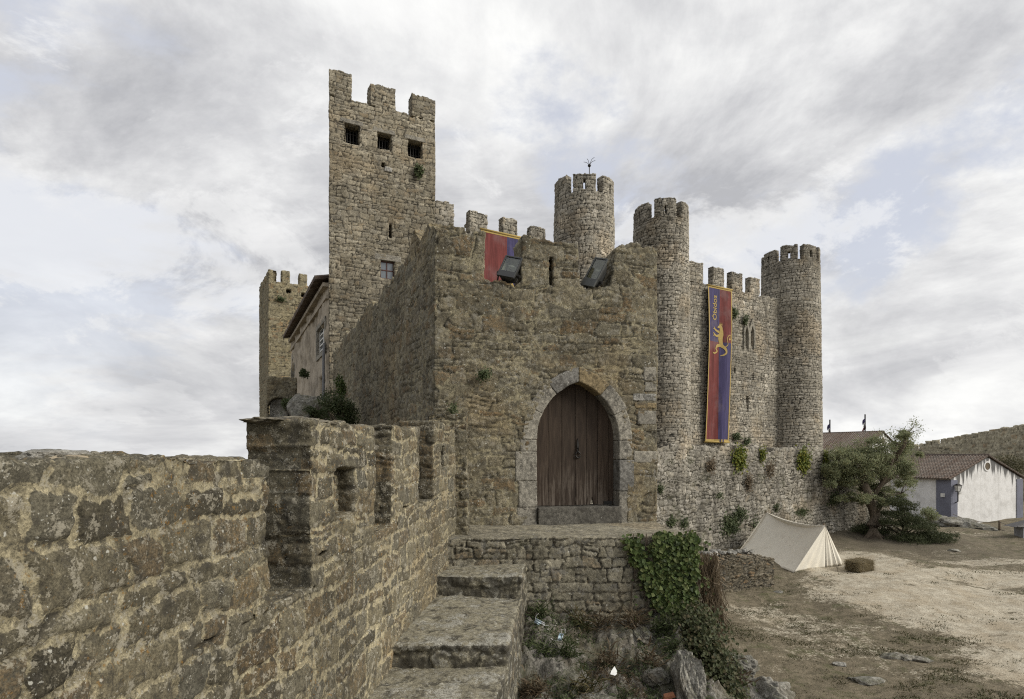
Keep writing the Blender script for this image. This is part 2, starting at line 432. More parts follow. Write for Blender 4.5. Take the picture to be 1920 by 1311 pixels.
M = {}
M['near'] = stone_mat('weathered_parapet_stone', [(.05, .044, .033), (.108, .095, .070), (.092, .086, .072), (.145, .126, .09), (.12, .109, .085)], (.275, .24, .168),
                      rust=(.125, .082, .038), rustp=.74, rusta=.5, darka=.82, lichen=1.0, orange=.75, fs=.42, bump=.85, crack=.7, mottle=1.1, edge=.14, vary=.25, cool=.90)
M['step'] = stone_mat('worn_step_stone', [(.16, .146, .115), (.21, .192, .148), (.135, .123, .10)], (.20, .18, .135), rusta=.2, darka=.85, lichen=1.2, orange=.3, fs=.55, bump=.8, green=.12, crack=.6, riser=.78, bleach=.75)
M['gate'] = stone_mat('gatehouse_rubble_stone', [(.092, .08, .057), (.15, .131, .094), (.12, .109, .084), (.195, .172, .125), (.135, .117, .083)], (.205, .181, .128),
                      rust=(.13, .082, .037), rustp=.78, rusta=.6, darka=.55, lichen=.8, orange=.5, fs=.8, bump=.9, mottle=1.25, crack=.9, edge=.2, vary=.22, cool=.93)
M['keep'] = stone_mat('keep_rubble_stone', [(.15, .132, .096), (.215, .19, .14), (.18, .162, .125), (.29, .26, .198), (.175, .15, .107)], (.095, .08, .057),
                      rust=(.14, .095, .046), rustp=.86, rusta=.5, darka=.35, lichen=.4, orange=.2, fs=1.5, bump=.7, streak=.35, joint_dark=.75, crack=.6, edge=.15, cool=.98, vary=.25)
M['tower'] = stone_mat('tower_rubble_stone', [(.20, .184, .148), (.29, .267, .217), (.235, .216, .174), (.37, .342, .283), (.24, .214, .163)], (.08, .07, .052),
                       rust=(.145, .108, .062), rustp=.9, rusta=.4, darka=.3, lichen=.4, orange=.12, fs=1.7, bump=.7, streak=.5, joint_dark=.8, crack=.6, edge=.14, cool=1., vary=.28)
M['plinth'] = stone_mat('pale_base_stone', [(.22, .203, .167), (.285, .265, .222), (.19, .175, .14), (.34, .317, .27), (.23, .21, .163)], (.10, .09, .068),
                        rust=(.165, .127, .077), rustp=.9, rusta=.4, darka=.42, lichen=.45, orange=.1, fs=1.7, bump=.7, green=.4, streak=.55, joint_dark=.7, crack=.6, edge=.2, cool=1., vary=.25)
M['retain'] = stone_mat('grey_block_stone', [(.175, .16, .125), (.24, .218, .173), (.155, .142, .112), (.30, .275, .222)], (.085, .075, .054),
                        rusta=.3, darka=.6, lichen=.8, orange=.2, fs=.8, bump=.8, green=.2, joint_dark=.6, edge=.18, vary=.2)
M['farstone'] = stone_mat('distant_wall_stone', [(.30, .272, .215), (.38, .348, .275), (.34, .31, .24)], (.22, .20, .155), darka=.35, lichen=.3, orange=.1, fs=4, bump=.4, streak=.4)
M['yellowkeep'] = stone_mat('sandy_tower_stone', [(.18, .155, .10), (.235, .203, .135), (.20, .175, .12), (.28, .245, .17)], (.135, .114, .074), darka=.3, lichen=.3, orange=.15, fs=2.2, bump=.6, streak=.25, joint_dark=.4, edge=.2)
M['lowwall'] = stone_mat('low_wall_stone', [(.115, .097, .072), (.16, .137, .104), (.135, .117, .088), (.20, .175, .14)], (.075, .064, .046), darka=.4, lichen=.45, fs=1.4, bump=.6, green=.2, joint_dark=.5)

def granite(name, base, k=1.):
    t = NT(name)
    n1 = t.noise(18, 8, .7); n2 = t.noise(2.2, 4, .6); n3 = t.noise(70, 4, .6)
    col = t.mix(t.rng(n2, .35, .68), tuple(c * .8 for c in base), tuple(c * 1.12 for c in base))
    col = t.mix(1., col, t.grey(t.rng(n1, .34, .66, .55, 1.5, False)), 'MULTIPLY')
    col = t.mix(1., col, t.grey(t.rng(n3, .34, .66, .6, 1.45, False)), 'MULTIPLY')
    col = t.mix(t.math('MULTIPLY', t.rng(t.noise(5, 9, .74), .54, .60), .7 * k), col, (.055, .05, .042))
    vd = t.voro(16); sp = t.math('MULTIPLY', t.rng(vd, .15, .1), t.rng(t.noise(3, 3, .6), .52, .6))
    col = t.mix(t.math('MULTIPLY', sp, .7), col, (.48, .47, .42))
    t.bump(t.math('ADD', n1, t.math('MULTIPLY', n3, .4)), .6, .012)
    return t.done(col, .92)
M['arch_grey'] = granite('grey_arch_stone', (.205, .19, .158)); M['arch_pale'] = granite('pale_arch_stone', (.235, .217, .178))
M['arch_rust'] = granite('ochre_arch_stone', (.20, .155, .088)); M['arch_blue'] = granite('bluish_arch_stone', (.15, .143, .128))
M['near_plain'] = granite('dark_lichen_stone', (.13, .115, .085), 1.3)
M['thresh'] = granite('threshold_stone', (.10, .093, .078), 1.2)

def rock_mat(name, base, green=.5, brown=.4):
    t = NT(name)
    n1 = t.noise(3.2, 9, .7, .4); n2 = t.noise(14, 8, .72); n3 = t.noise(1.1, 4, .6)
    col = t.mix(t.rng(n1, .3, .7), tuple(c * .45 for c in base), base)
    col = t.mix(1., col, t.grey(t.rng(n2, .34, .66, .45, 1.5, False)), 'MULTIPLY')
    col = t.mix(1., col, t.grey(t.rng(t.noise(45, 5, .7), .34, .66, .6, 1.4, False)), 'MULTIPLY')
    col = t.mix(t.math('MULTIPLY', t.rng(t.noise(24, 6, .7), .57, .63), .8), col, (.045, .04, .033))
    up = t.n('ShaderNodeSeparateXYZ', {0: t.n('ShaderNodeNewGeometry', out=1)}, 2)
    col = t.mix(t.math('MULTIPLY', t.math('MULTIPLY', t.rng(t.noise(2.1, 7, .7), .44, .6), t.rng(up, .2, .75)), green), col, (.055, .058, .022))
    col = t.mix(t.math('MULTIPLY', t.rng(t.noise(1.5, 6, .7), .46, .62), brown), col, (.10, .08, .05))
    col = t.mix(t.math('MULTIPLY', t.rng(t.noise(9, 8, .75), .58, .66), .6), col, (.40, .39, .35))
    t.bump(t.math('ADD', n1, t.math('MULTIPLY', n2, .7)), .8, .06)
    return t.done(col, .95)
M['rock'] = rock_mat('limestone_rock', (.33, .315, .275)); M['rubble'] = rock_mat('rubble_stone', (.36, .345, .31), .25, .2)
M['rockmoss'] = rock_mat('mossy_limestone', (.25, .238, .205), .8, .65)
M['rockdark'] = rock_mat('dark_bedrock', (.22, .205, .175), .6, .5)

def leaf_mat(name, cols, trans=.25):
    t = NT(name); A = t.attr('leaf')
    col = t.ramp(A[0], cols)
    t.bsdf.inputs['Roughness'].default_value = .6
    t.set(t.bsdf.inputs['Base Color'], col)
    tr = t.t.nodes.new('ShaderNodeBsdfTranslucent'); t.set(tr.inputs[0], col)
    mx = t.t.nodes.new('ShaderNodeMixShader'); mx.inputs[0].default_value = trans
    t.t.links.new(t.bsdf.outputs[0], mx.inputs[1]); t.t.links.new(tr.outputs[0], mx.inputs[2])
    t.t.links.new(mx.outputs[0], t.t.nodes['Material Output'].inputs[0])
    return t.m
M['ivy'] = leaf_mat('ivy_leaf', [(.024, .036, .012), (.050, .076, .020), (.072, .105, .028), (.098, .128, .038), (.125, .14, .048)])
M['ivyyellow'] = leaf_mat('yellowing_ivy_leaf', [(0.060, 0.090, 0.018), (0.132, 0.156, 0.024), (0.240, 0.228, 0.036)])
M['shrubivy'] = leaf_mat('dull_ivy_leaf', [(.026, .032, .013), (.048, .058, .022), (.068, .075, .032), (.085, .068, .035)])
M['shrub'] = leaf_mat('shrub_leaf', [(0.041, 0.057, 0.024), (0.068, 0.088, 0.035), (0.101, 0.115, 0.054)])
M['olive'] = leaf_mat('olive_leaf', [(0.149, 0.170, 0.091), (0.230, 0.255, 0.138), (0.326, 0.351, 0.213), (0.278, 0.255, 0.131)], .4)
M['drygreen'] = leaf_mat('dry_green_leaf', [(.075, .072, .038), (.105, .098, .052), (.13, .115, .065)])
M['juniper'] = leaf_mat('juniper_leaf', [(.045, .058, .026), (.068, .080, .036), (.092, .10, .05)])
M['drybrown'] = leaf_mat('dry_stem', [(.085, .062, .038), (.14, .105, .066), (.19, .15, .098)])
M['grass'] = leaf_mat('short_grass', [(0.041, 0.049, 0.017), (0.068, 0.068, 0.026), (0.120, 0.098, 0.049), (0.165, 0.135, 0.075)])
M['straw'] = leaf_mat('straw', [(.15, .12, .07), (.24, .195, .115), (.32, .27, .165)])

def simple(name, col, rough=.8, var=.25, scale=8, metal=0., bump=.2, spec=.3, bd=.005):
    t = NT(name); n = t.noise(scale, 6, .6)
    c = t.mix(1., col, t.grey(t.rng(n, .25, .75, 1 - var, 1 + var, False)), 'MULTIPLY')
    t.bsdf.inputs['Metallic'].default_value = metal; t.bsdf.inputs['Specular IOR Level'].default_value = spec
    if bump: t.bump(t.noise(scale * 5, 5, .6), bump, bd)
    return t.done(c, rough)
M['iron'] = simple('black_iron', (.03, .028, .026), .55, .3, 20, .6)
M['lampbody'] = simple('dark_grey_housing', (.035, .036, .036), .45, .2, 14, 0, .1, .4)
M['lampgrey'] = simple('grey_frame', (.06, .063, .06), .45, .2, 14, 0, .1, .4)
M['reflector'] = simple('reflector', (.38, .37, .31), .3, .15, 6, .5, 0)
M['frame_red'] = simple('dark_red_frame', (.06, .022, .016), .6)
M['frame_white'] = simple('white_frame', (.62, .61, .57), .6)
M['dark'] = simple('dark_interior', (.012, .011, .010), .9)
M['plaster_grey'] = None
M['pole'] = simple('weathered_wood', (.12, .09, .06), .85, .4, 12)
M['mortar_patch'] = simple('fresh_mortar', (.29, .24, .165), .95, .3, 14, bump=.5, bd=.02)
M['rope'] = simple('rope', (.22, .19, .15), .9)
M['copper'] = simple('lead_grey', (.16, .16, .165), .6)
M['bark'] = None
M['bluewhite'] = simple('pale_blue_fabric', (.46, .55, .61), .8, .15, 30)
M['paperwhite'] = simple('white_paper', (.78, .78, .76), .8, .1, 30)
M['terracotta'] = simple('terracotta', (.30, .13, .07), .85)
M['gold'] = simple('gold_cloth', (.36, .26, .085), .8, .15, 40)
M['earth'] = simple('earth', (.12, .095, .065), .95, .4, 3)

def glass(name, col, rough=.08):
    t = NT(name); t.bsdf.inputs['Specular IOR Level'].default_value = .8
    return t.done(t.mix(t.noise(4, 3, .5), tuple(c * .7 for c in col), tuple(c * 1.3 for c in col)), rough)
M['pane'] = glass('window_glass', (.10, .115, .13)); 
def lampglass():
    t = NT('lamp_glass'); nt = t.t
    a = nt.nodes.new('ShaderNodeBsdfTransparent'); a.inputs[0].default_value = (.72, .74, .70, 1)
    b = nt.nodes.new('ShaderNodeBsdfGlossy'); b.inputs['Roughness'].default_value = .05; b.inputs[0].default_value = (.8, .8, .78, 1)
    m = nt.nodes.new('ShaderNodeMixShader'); m.inputs[0].default_value = .10
    nt.links.new(a.outputs[0], m.inputs[1]); nt.links.new(b.outputs[0], m.inputs[2]); nt.links.new(m.outputs[0], nt.nodes['Material Output'].inputs[0])
    return t.m
M['lampglass'] = lampglass()

def wood():
    t = NT('old_door_wood'); A = t.attr('plank')
    g = t.noise(6, 8, .65, .6, vec=t.scaled(3, 3, .3)); g2 = t.noise(30, 5, .6, vec=t.scaled(3, 3, .12))
    col = t.ramp(g, [(.024, .016, .011), (.037, .025, .017), (.050, .035, .024), (.066, .048, .035)], [.25, .45, .6, .85])
    col = t.mix(1., col, t.grey(t.rng(g2, .3, .7, .72, 1.28, False)), 'MULTIPLY')
    col = t.mix(1., col, t.grey(t.rng(A[0], 0, 1, .78, 1.2, False)), 'MULTIPLY')
    z = t.n('ShaderNodeSeparateXYZ', {0: t.pos()}, 2)
    wear = t.math('MULTIPLY', t.rng(t.math('ADD', z, t.math('MULTIPLY', t.noise(3, 6, .7), 1.3)), .75, -.35), t.rng(g, .42, .62))
    col = t.mix(t.math('MULTIPLY', wear, .6), col, (.16, .135, .11))
    t.bump(t.math('ADD', g, g2), .5, .008)
    return t.done(col, .8)
M['wood'] = wood()

def plaster(name, base, stain, sa, streak=True, drip=False):
    t = NT(name)
    n = t.noise(1.4, 7, .65); f = t.noise(12, 6, .6)
    col = t.mix(t.math('MULTIPLY', t.rng(n, .42, .68), sa), base, stain)
    col = t.mix(1., col, t.grey(t.rng(f, .25, .75, .86, 1.12, False)), 'MULTIPLY')
    if streak:
        st = t.noise(1., 6, .65, vec=t.scaled(3.2, 3.2, .16))
        col = t.mix(t.math('MULTIPLY', t.rng(st, .5, .72), sa * .8), col, stain)
    if drip:
        A = t.attr('drip'); dn = t.noise(1., 3, .5, vec=t.scaled(3.6, 3.6, .05))
        k = t.math('SUBTRACT', t.math('ADD', A[0], t.rng(dn, .35, .68, 0, .75)), .95)
        col = t.mix(t.math('MULTIPLY', t.rng(k, .0, .32), .9), col, (.075, .073, .07))
    t.bump(f, .25, .02)
    return t.done(col, .9)
M['white'] = plaster('white_limewash', (.70, .69, .67), (.44, .425, .40), .55, True, True)
M['bluegrey'] = plaster('blue_grey_limewash', (.17, .175, .215), (.10, .10, .125), .5)
M['plaster_grey'] = plaster('old_grey_render', (.40, .345, .265), (.20, .168, .125), .9)
M['plaster_pale'] = plaster('pale_render', (.38, .35, .29), (.20, .18, .15), .7)

def tiles():
    t = NT('clay_roof_tile'); A = t.attr('stone')
    col = t.ramp(A[0], [(.075, .055, .044), (.115, .08, .06), (.15, .115, .092), (.19, .16, .135), (.095, .08, .068)])
    col = t.mix(t.math('MULTIPLY', t.rng(t.noise(2.2, 6, .7), .48, .62), .55), col, (.085, .075, .065))
    col = t.mix(t.math('MULTIPLY', t.rng(t.noise(6, 6, .7), .58, .66), .5), col, (.33, .32, .28))
    t.bump(t.noise(20, 4, .6), .3, .02)
    return t.done(col, .9)
M['tile'] = tiles()

def bark():
    t = NT('olive_bark'); g = t.noise(4, 8, .7, 1., vec=t.scaled(3, 3, .8))
    col = t.ramp(g, [(.042, .034, .025), (.11, .088, .064), (.18, .15, .115)], [.3, .5, .75])
    t.bump(g, .9, .05)
    return t.done(col, .95)
M['bark'] = bark()

def canvas():
    t = NT('cream_canvas'); n = t.noise(1.3, 5, .6); f = t.noise(70, 3, .5)
    col = t.mix(t.math('MULTIPLY', t.rng(n, .45, .7), .35), (.72, .675, .575), (.58, .52, .42))
    st = t.noise(3., 5, .6, vec=t.scaled(1.4, 1.4, .5))
    col = t.mix(t.math('MULTIPLY', t.rng(st, .55, .7), .22), col, (.36, .31, .24))
    t.bump(t.math('ADD', f, t.math('MULTIPLY', t.noise(3, 4, .5), 2.)), .25, .02)
    return t.done(col, .9)
M['canvas'] = canvas()

def cloth(name, col):
    t = NT(name); n = t.noise(3, 5, .6, vec=t.scaled(3, 3, .3)); w = t.noise(220, 2, .5)
    c = t.mix(1., col, t.grey(t.rng(n, .35, .65, .72, 1.35, False)), 'MULTIPLY')
    c = t.mix(t.math('MULTIPLY', t.rng(t.noise(1.1, 5, .6), .5, .7), .3), c, (.19, .15, .15))
    t.bump(w, .15, .004)
    return t.done(c, .85)
M['red'] = cloth('red_cloth', (.125, .032, .029)); M['purple'] = cloth('purple_blue_cloth', (.048, .042, .098))

def ground():
    t = NT('dry_ground'); A = t.attr('stone')
    n0 = t.noise(.9, 6, .65); n1 = t.noise(3.5, 7, .68); n2 = t.noise(16, 6, .65); n3 = t.noise(60, 4, .65)
    dirt = t.mix(t.rng(n1, .35, .68), (.35, .305, .23), (.50, .455, .36))
    dirt = t.mix(t.math('MULTIPLY', t.rng(n0, .45, .66), .5), dirt, (.34, .275, .185))
    grs = t.mix(t.rng(n1, .34, .66), (.115, .097, .064), (.20, .167, .115))
    grs = t.mix(t.math('MULTIPLY', t.rng(t.noise(1.7, 6, .7), .5, .64), .6), grs, (.075, .08, .032))
    k = t.math('ADD', A[0], t.math('ADD', t.math('MULTIPLY', t.math('SUBTRACT', n1, .5), 1.0), t.math('MULTIPLY', t.math('SUBTRACT', n2, .5), 1.9)))
    col = t.mix(t.rng(k, .38, .60), grs, dirt)
    col = t.mix(t.math('MULTIPLY', t.rng(t.math('ADD', n2, t.math('MULTIPLY', n3, .4)), .80, .92), .55), col, (.07, .06, .035))
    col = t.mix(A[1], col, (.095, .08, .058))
    n4 = t.noise(7.5, 6, .7, vec=t.scaled(.55, 1.4, 1.))
    worn = t.rng(A[0], .55, .95, 1., .25)
    col = t.mix(t.math('MULTIPLY', t.rng(t.math('ADD', t.noise(30, 5, .7), t.math('MULTIPLY', t.math('SUBTRACT', n4, .5), .8)), .585, .64), t.math('MULTIPLY', worn, .6)), col, (.06, .052, .034))
    col = t.mix(t.math('MULTIPLY', t.rng(n4, .56, .62), .35), col, (.085, .075, .048))
    col = t.mix(1., col, t.grey(t.rng(n3, .34, .66, .68, 1.34, False)), 'MULTIPLY')
    t.bump(t.math('ADD', n2, t.math('MULTIPLY', n3, .5)), .8, .05)
    return t.done(col, .97)
M['ground'] = ground()
# ------------------------------------------------------------------ camera, sky, sun
cd = bpy.data.cameras.new('camera'); cam = bpy.data.objects.new('camera', cd); COL.objects.link(cam)
cam.rotation_euler = (math.pi / 2, 0, 0); cd.sensor_width = 36; cd.lens = 36 * F / 1920
cd.shift_y = (HY - 655.5) / 1920; cd.clip_start = .05; cd.clip_end = 6000; SC.camera = cam
SC.view_settings.view_transform = 'Standard'; SC.view_settings.look = 'None'; SC.view_settings.exposure = .41; SC.view_settings.gamma = 1
SC.cycles.use_denoising = False; SC.cycles.filter_width = 1.15
SUN = np.array([.83, -.27, .53]); SUN /= np.linalg.norm(SUN)
sl = bpy.data.lights.new('sun', 'SUN'); sl.energy = 2.3; sl.angle = math.radians(26); sl.color = (1, .95, .86)
so = bpy.data.objects.new('sun', sl); COL.objects.link(so)
so.rotation_euler = Vector((-SUN).tolist()).to_track_quat('-Z', 'Y').to_euler()

def sky():
    w = bpy.data.worlds.new('World'); SC.world = w; w.use_nodes = True
    t = NT.__new__(NT); t.t = w.node_tree; t._pos = None
    bg = t.t.nodes['Background']
    st = t.t.nodes.new('ShaderNodeTexSky'); st.sky_type = 'NISHITA'; st.sun_disc = False
    st.sun_elevation = math.asin(SUN[2]); st.sun_rotation = math.atan2(SUN[0], SUN[1])
    tc = t.n('ShaderNodeTexCoord', out=0)
    sp = t.t.nodes.new('ShaderNodeSeparateXYZ'); t.t.links.new(tc, sp.inputs[0])
    zz = t.math('ADD', t.math('MAXIMUM', sp.outputs[2], 0.), .42)
    p = t.n('ShaderNodeCombineXYZ', {0: t.math('DIVIDE', sp.outputs[0], zz), 1: t.math('DIVIDE', sp.outputs[1], zz), 2: t.math('MULTIPLY', sp.outputs[2], 1.1)})
    def sh(dx, dy, dz=0): return t.n('ShaderNodeVectorMath', {0: p, 1: (dx, dy, dz)}, operation='ADD')
    # fair-weather blue is only seen through gaps in the cloud layers
    blue = t.n('ShaderNodeVectorMath', {0: st.outputs[0], 'Scale': .085}, operation='SCALE')
    blue = t.mix(.8, blue, (.60, .62, .685))
    big = t._noise(1.15, 12, .60, .3, sh(SKX, SKY_), False)
    cov = t.rng(big, .41, .49)
    shade = t._noise(1.35, 12, .63, .45, sh(11.3, 4.1), False)
    fine = t._noise(3.6, 8, .6, .3, sh(2.2, 9.4), False)
    sdv = t.math('ADD', t.math('MULTIPLY', shade, .74), t.math('MULTIPLY', fine, .26))
    # banks turned to the sun are whiter
    sdir = t.n('ShaderNodeVectorMath', {0: tc, 1: tuple(float(c) for c in SUN)}, 'Value', operation='DOT_PRODUCT')
    sdv = t.math('ADD', sdv, t.rng(sdir, -.3, .85, -.04, .14, False))
    lit = t.ramp(sdv, [(.41, .415, .435), (.53, .533, .547), (.68, .682, .685), (.90, .90, .88)], [.425, .48, .54, .63])
    col = t.mix(cov, blue, lit)
    # a second bank of broken bright cloud
    thin = t._noise(2.1, 12, .66, .4, sh(7.7, 1.9), False)
    col = t.mix(t.math('MULTIPLY', t.rng(thin, .51, .575), .5), col, (.80, .80, .795))
    # low on the horizon the banks line up in flat grey and white bands
    q = t.n('ShaderNodeCombineXYZ', {0: t.math('MULTIPLY', sp.outputs[0], 2.2), 1: t.math('MULTIPLY', sp.outputs[1], 2.2), 2: t.math('MULTIPLY', sp.outputs[2], 6.5)})
    band = t.ramp(t._noise(1.6, 8, .58, .4, q, False), [(.47, .475, .49), (.64, .64, .645), (.86, .86, .84)], [.38, .5, .63])
    lowf = t.rng(sp.outputs[2], .34, .04)
    col = t.mix(t.math('MULTIPLY', lowf, .7), col, band)
    grd = t.mix(t.rng(sp.outputs[2], 0., -.03), col, (.16, .15, .12))
    t.set(bg.inputs[0], grd); bg.inputs[1].default_value = .91
SKX, SKY_ = 9.1, 4.4
sky()

# ------------------------------------------------------------------ lie of the land
def ramp1(x, a, b): return sst(a, b, x)
def zground(x, y):
    x = np.asarray(x, float); y = np.asarray(y, float)
    z = -5.15 + .55 * ramp1(y, 15, 27) + .5 * ramp1(y, 26, 36) * ramp1(x, 24, 12) + .25 * ramp1(y, 27, 40)
    z = z + .25 * fbm(x / 6, y / 6, 3, 3) + .05 * fbm(x / 1.1, y / 1.1, 3, 4)
    # rise below the castle's left flank, falling away to the plain in the west
    left = ramp1(x, 1.0, -3.5)
    zl = -2.2 - 9 * ramp1(x, -7, -30) - 18 * ramp1(x, -25, -120) + .9 * ramp1(y, 11, 20)
    z = z * (1 - left) + zl * left
    far = ramp1(np.hypot(x, y), 70, 160)
    return z * (1 - far * .0) - 8 * far * (x < 400)
def zrock(x, y):
    # the outcrop that carries the stairs and the landing
    top = -2.15 - .42 * np.maximum(0, 8.9 - y) - .10 * np.maximum(0, x - .2)
    edge = 2.55 + .10 * (8.8 - y)
    fall = np.maximum(0, x - edge)
    r = top - 1.05 * fall - .05 * fall ** 2
    r = r - 1.1 * np.maximum(0, y - 10.6)
    n = .26 * (1 - np.abs(fbm(x / .8, y / .7, 5, 12))) + .15 * np.abs(fbm(x / .28, y / .28, 5, 15, gain=.62)) - .12
    return r + n - .12
def zland(x, y): return np.maximum(zground(x, y), zrock(x, y))

def build_ground():
    xs = np.concatenate([np.linspace(-900, -60, 15), np.linspace(-50, -4, 47), np.arange(-3.6, 30, .14), np.linspace(30.2, 60, 90), np.linspace(62, 160, 40), np.linspace(190, 1500, 12)])
    ys = np.concatenate([np.linspace(-60, 2, 16), np.arange(2.5, 34, .14), np.linspace(34.2, 60, 80), np.linspace(62, 160, 40), np.linspace(190, 2500, 14)])
    X, Y = np.meshgrid(xs, ys); Z = zground(X, Y)
    path = ramp1(X + .9 * fbm(X / 3, Y / 3, 3, 41), 10.9, 13.2) * ramp1(Y + .8 * fbm(X / 2.5, Y / 2.5, 3, 42), 29.0, 26.2)
    # worn turf islands in the bare sand, and thin bare streaks in the turf
    isl = np.maximum(ramp1(fbm(X / 2.6 + .3 * Y / 2.6, Y / 1.3, 4, 44), -.05, .30) * ramp1(X - .16 * (Y - 16), 14.6, 16.6), ramp1(fbm(X / .8, Y / .45, 3, 48), .62, .8) * .7)
    bare = .30 * ramp1(fbm(X / 3.2, Y / 1.8, 4, 46), .1, .6) + .06 * ramp1(X, 7, 11) + .22 * np.exp(-(((X - 8.2) / 1.6) ** 2 + ((Y - 19.) / 2.2) ** 2))
    k = np.clip(path * (1 - .70 * isl) + (1 - path) * bare, 0, 1)
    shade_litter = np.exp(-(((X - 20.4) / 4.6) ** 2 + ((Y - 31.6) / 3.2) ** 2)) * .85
    W = len(xs); i, j = np.meshgrid(np.arange(W - 1), np.arange(len(ys) - 1)); a = (j * W + i).ravel()
    Q = np.stack([a, a + 1, a + W + 1, a + W], 1)
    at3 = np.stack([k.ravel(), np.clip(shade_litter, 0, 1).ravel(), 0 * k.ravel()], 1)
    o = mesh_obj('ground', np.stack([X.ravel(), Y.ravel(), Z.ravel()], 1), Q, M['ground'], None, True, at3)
    o['kind'] = 'structure'
    xs = np.arange(-.35, 6.2, .03); ys = np.arange(3.2, 11.2, .03)
    X, Y = np.meshgrid(xs, ys); Z = zrock(X, Y)
    Z = Z + .05 * np.abs(fbm(X / .11, Y / .11, 4, 61, gain=.65))
    keep = Z > zground(X, Y) - .25
    W = len(xs); i, j = np.meshgrid(np.arange(W - 1), np.arange(len(ys) - 1)); a = (j * W + i).ravel()
    kk = keep.ravel(); a = a[kk[a] & kk[a + 1] & kk[a + W] & kk[a + W + 1]]
    Q = np.stack([a, a + 1, a + W + 1, a + W], 1)
    u, inv = np.unique(Q, return_inverse=True)
    V = np.stack([X.ravel(), Y.ravel(), Z.ravel()], 1)[u]
    o = mesh_obj('rocky_slope', V, inv.reshape(Q.shape), M['rockdark'], None, True); o['kind'] = 'structure'
build_ground()

def boulder(name, label, c, size, mat, seed, cat='rock', group=None, n=48, parent=None, rough=.35, sub=None):
    bm = bmesh.new(); bmesh.ops.create_icosphere(bm, subdivisions=sub or 5, radius=1)
    P = np.array([v.co[:] for v in bm.verts]); f = [[v.index for v in q.verts] for q in bm.faces]; bm.free()
    d = rough * fbm(P[:, 0] * 1.1 + P[:, 2] * .7, P[:, 1] * 1.1 - P[:, 2] * .9, 5, seed) + .5 * rough * np.abs(fbm(P[:, 0] * 2.4 - P[:, 2], P[:, 1] * 2.4 + P[:, 2], 4, seed + 3))
    # blunt facets
    r = np.random.default_rng(seed)
    for _ in range(7):
        nrm = r.normal(size=3); nrm /= np.linalg.norm(nrm); h = r.uniform(.62, .85)
        s = P @ nrm; P = P - np.maximum(0, s - h)[:, None] * nrm * .85
    d = d + .22 * rough * np.abs(fbm(P[:, 0] * 5 + P[:, 2] * 3, P[:, 1] * 5 - P[:, 2] * 4, 4, seed + 9, gain=.62))
    P = P * (1 + d[:, None] * .8) * np.array(size)
    a = r.uniform(0, 6.28); P = P @ np.array([[math.cos(a), -math.sin(a), 0], [math.sin(a), math.cos(a), 0], [0, 0, 1]]).T if size[0] == size[1] else P
    o = mesh_obj(name, P + np.array(c), np.array(f), mat, parent, True, org=c)
    if label: tag(o, label, cat, group)
    return o

# ------------------------------------------------------------------ parapet beside the stairs
PX = lambda y: -.91 + .09 * (y - 8.58)
PW = Wall((PX(0.), 0.), (.09, 1.))
PS = math.hypot(.09, 1.)
def build_parapet():
    t = thing('crenellated_parapet', 'thick brown stone parapet with merlons climbing beside the stairs in the left foreground', 'wall', (PX(4), 4, -2.6))
    s = .013; u0, v0 = .4, -2.75; u1 = 10.35
    U, V = grid(u0, u1, v0, .66, s)
    zn = .030 * fbm(U / .30, U * 0 + 3.1, 4, 5)
    uy = lambda px: PW.u(px)
    g = [(-1, uy(510)), (uy(585), uy(700)), (uy(735), uy(787)), (uy(813), 9.2)]   # merlon spans
    tops = [lambda u: .004 + .012 * np.sin(u * 2.1) - .05 * sst(3.2, 3.4, u), lambda u: .255 + .02 * (u - 3.9), lambda u: .30 + .03 * (u - 5.7), lambda u: .47 + .0 * u]
    sills = [-.87, -.66, -.52]
    mask = np.zeros(U.shape, int)
    sill = np.select([U < 4.0, U < 6.0, U < 9.2], sills, -.2)
    mask[V < sill + zn] = 1
    wob = .012 * fbm(V / .12, V * 0 + 1.7, 3, 8)
    for i, ((a, b), tp) in enumerate(zip(g, tops)):
        m = (U > a + wob) & (U < b + wob * 1.3) & (V < tp(U) + zn) & (V >= sill)
        if i == 3: m |= (U >= 9.2) & (V < .52 + zn) & (V >= sill)
        mask[m & (mask == 0)] = 2 + i
    # base of each merlon belongs to the merlon only above the sill of its own gap
    # blind loopholes
    hole = (U > uy(632)) & (U < uy(664)) & (V > -.43) & (V < -.075)
    hole2 = (U > 8.0) & (U < 8.22) & (V > -.16) & (V < .17)
    mask[hole | hole2] = 0
    cfg = dict(h=.165, w=.31, g=.025, bev=.010, rel=.014, wv=.42, und=.026, grain=.006, gs=.045, warp=.24, hv=.4, split=.12, smear=.014, rough=.45, slant=.13, crack=.010, ckd=.012, ckt=.25, sidemort=.45)
    parts = {1: ('parapet_wall', M['near'])}
    for i in range(4): parts[2 + i] = ('merlon', M['near'])
    masonry(mask, u0, v0, s, .47, 24, line_map(PW.P, PW.d), cfg, 101, parts, t, smooth=3)
    # stone fillings of the blind loopholes
    for a, b, lo, hi in ((uy(632), uy(664), -.43, -.075), (8.0, 8.22, -.16, .17)):
        Ug, Vg = grid(a - .05, b + .05, lo - .05, hi + .05, .014)
        P0 = PW.P - .13 * np.array([PW.d[1], -PW.d[0]])
        masonry(np.ones(Ug.shape, int), a - .05, lo - .05, .014, .05, 1, line_map(P0, PW.d), dict(cfg, h=.12, w=.2), 131, {1: ('loophole_filling', M['near'])}, t)
    # overhanging slab that caps the second merlon
    boulder('coping_slab', None, (-1.60, 4.22, .262), (.26, .40, .036), M['near_plain'], 79, parent=t, rough=.45)
    # the pale stone set in fresh mortar on top of the nearest merlon
    boulder('capping_stone', None, (-1.67, 2.16, .004), (.08, .13, .034), M['rock'], 77, parent=t)
    boulder('mortar_patch', None, (-1.60, 2.22, -.035), (.09, .24, .045), M['mortar_patch'], 78, parent=t, rough=.2)
build_parapet()

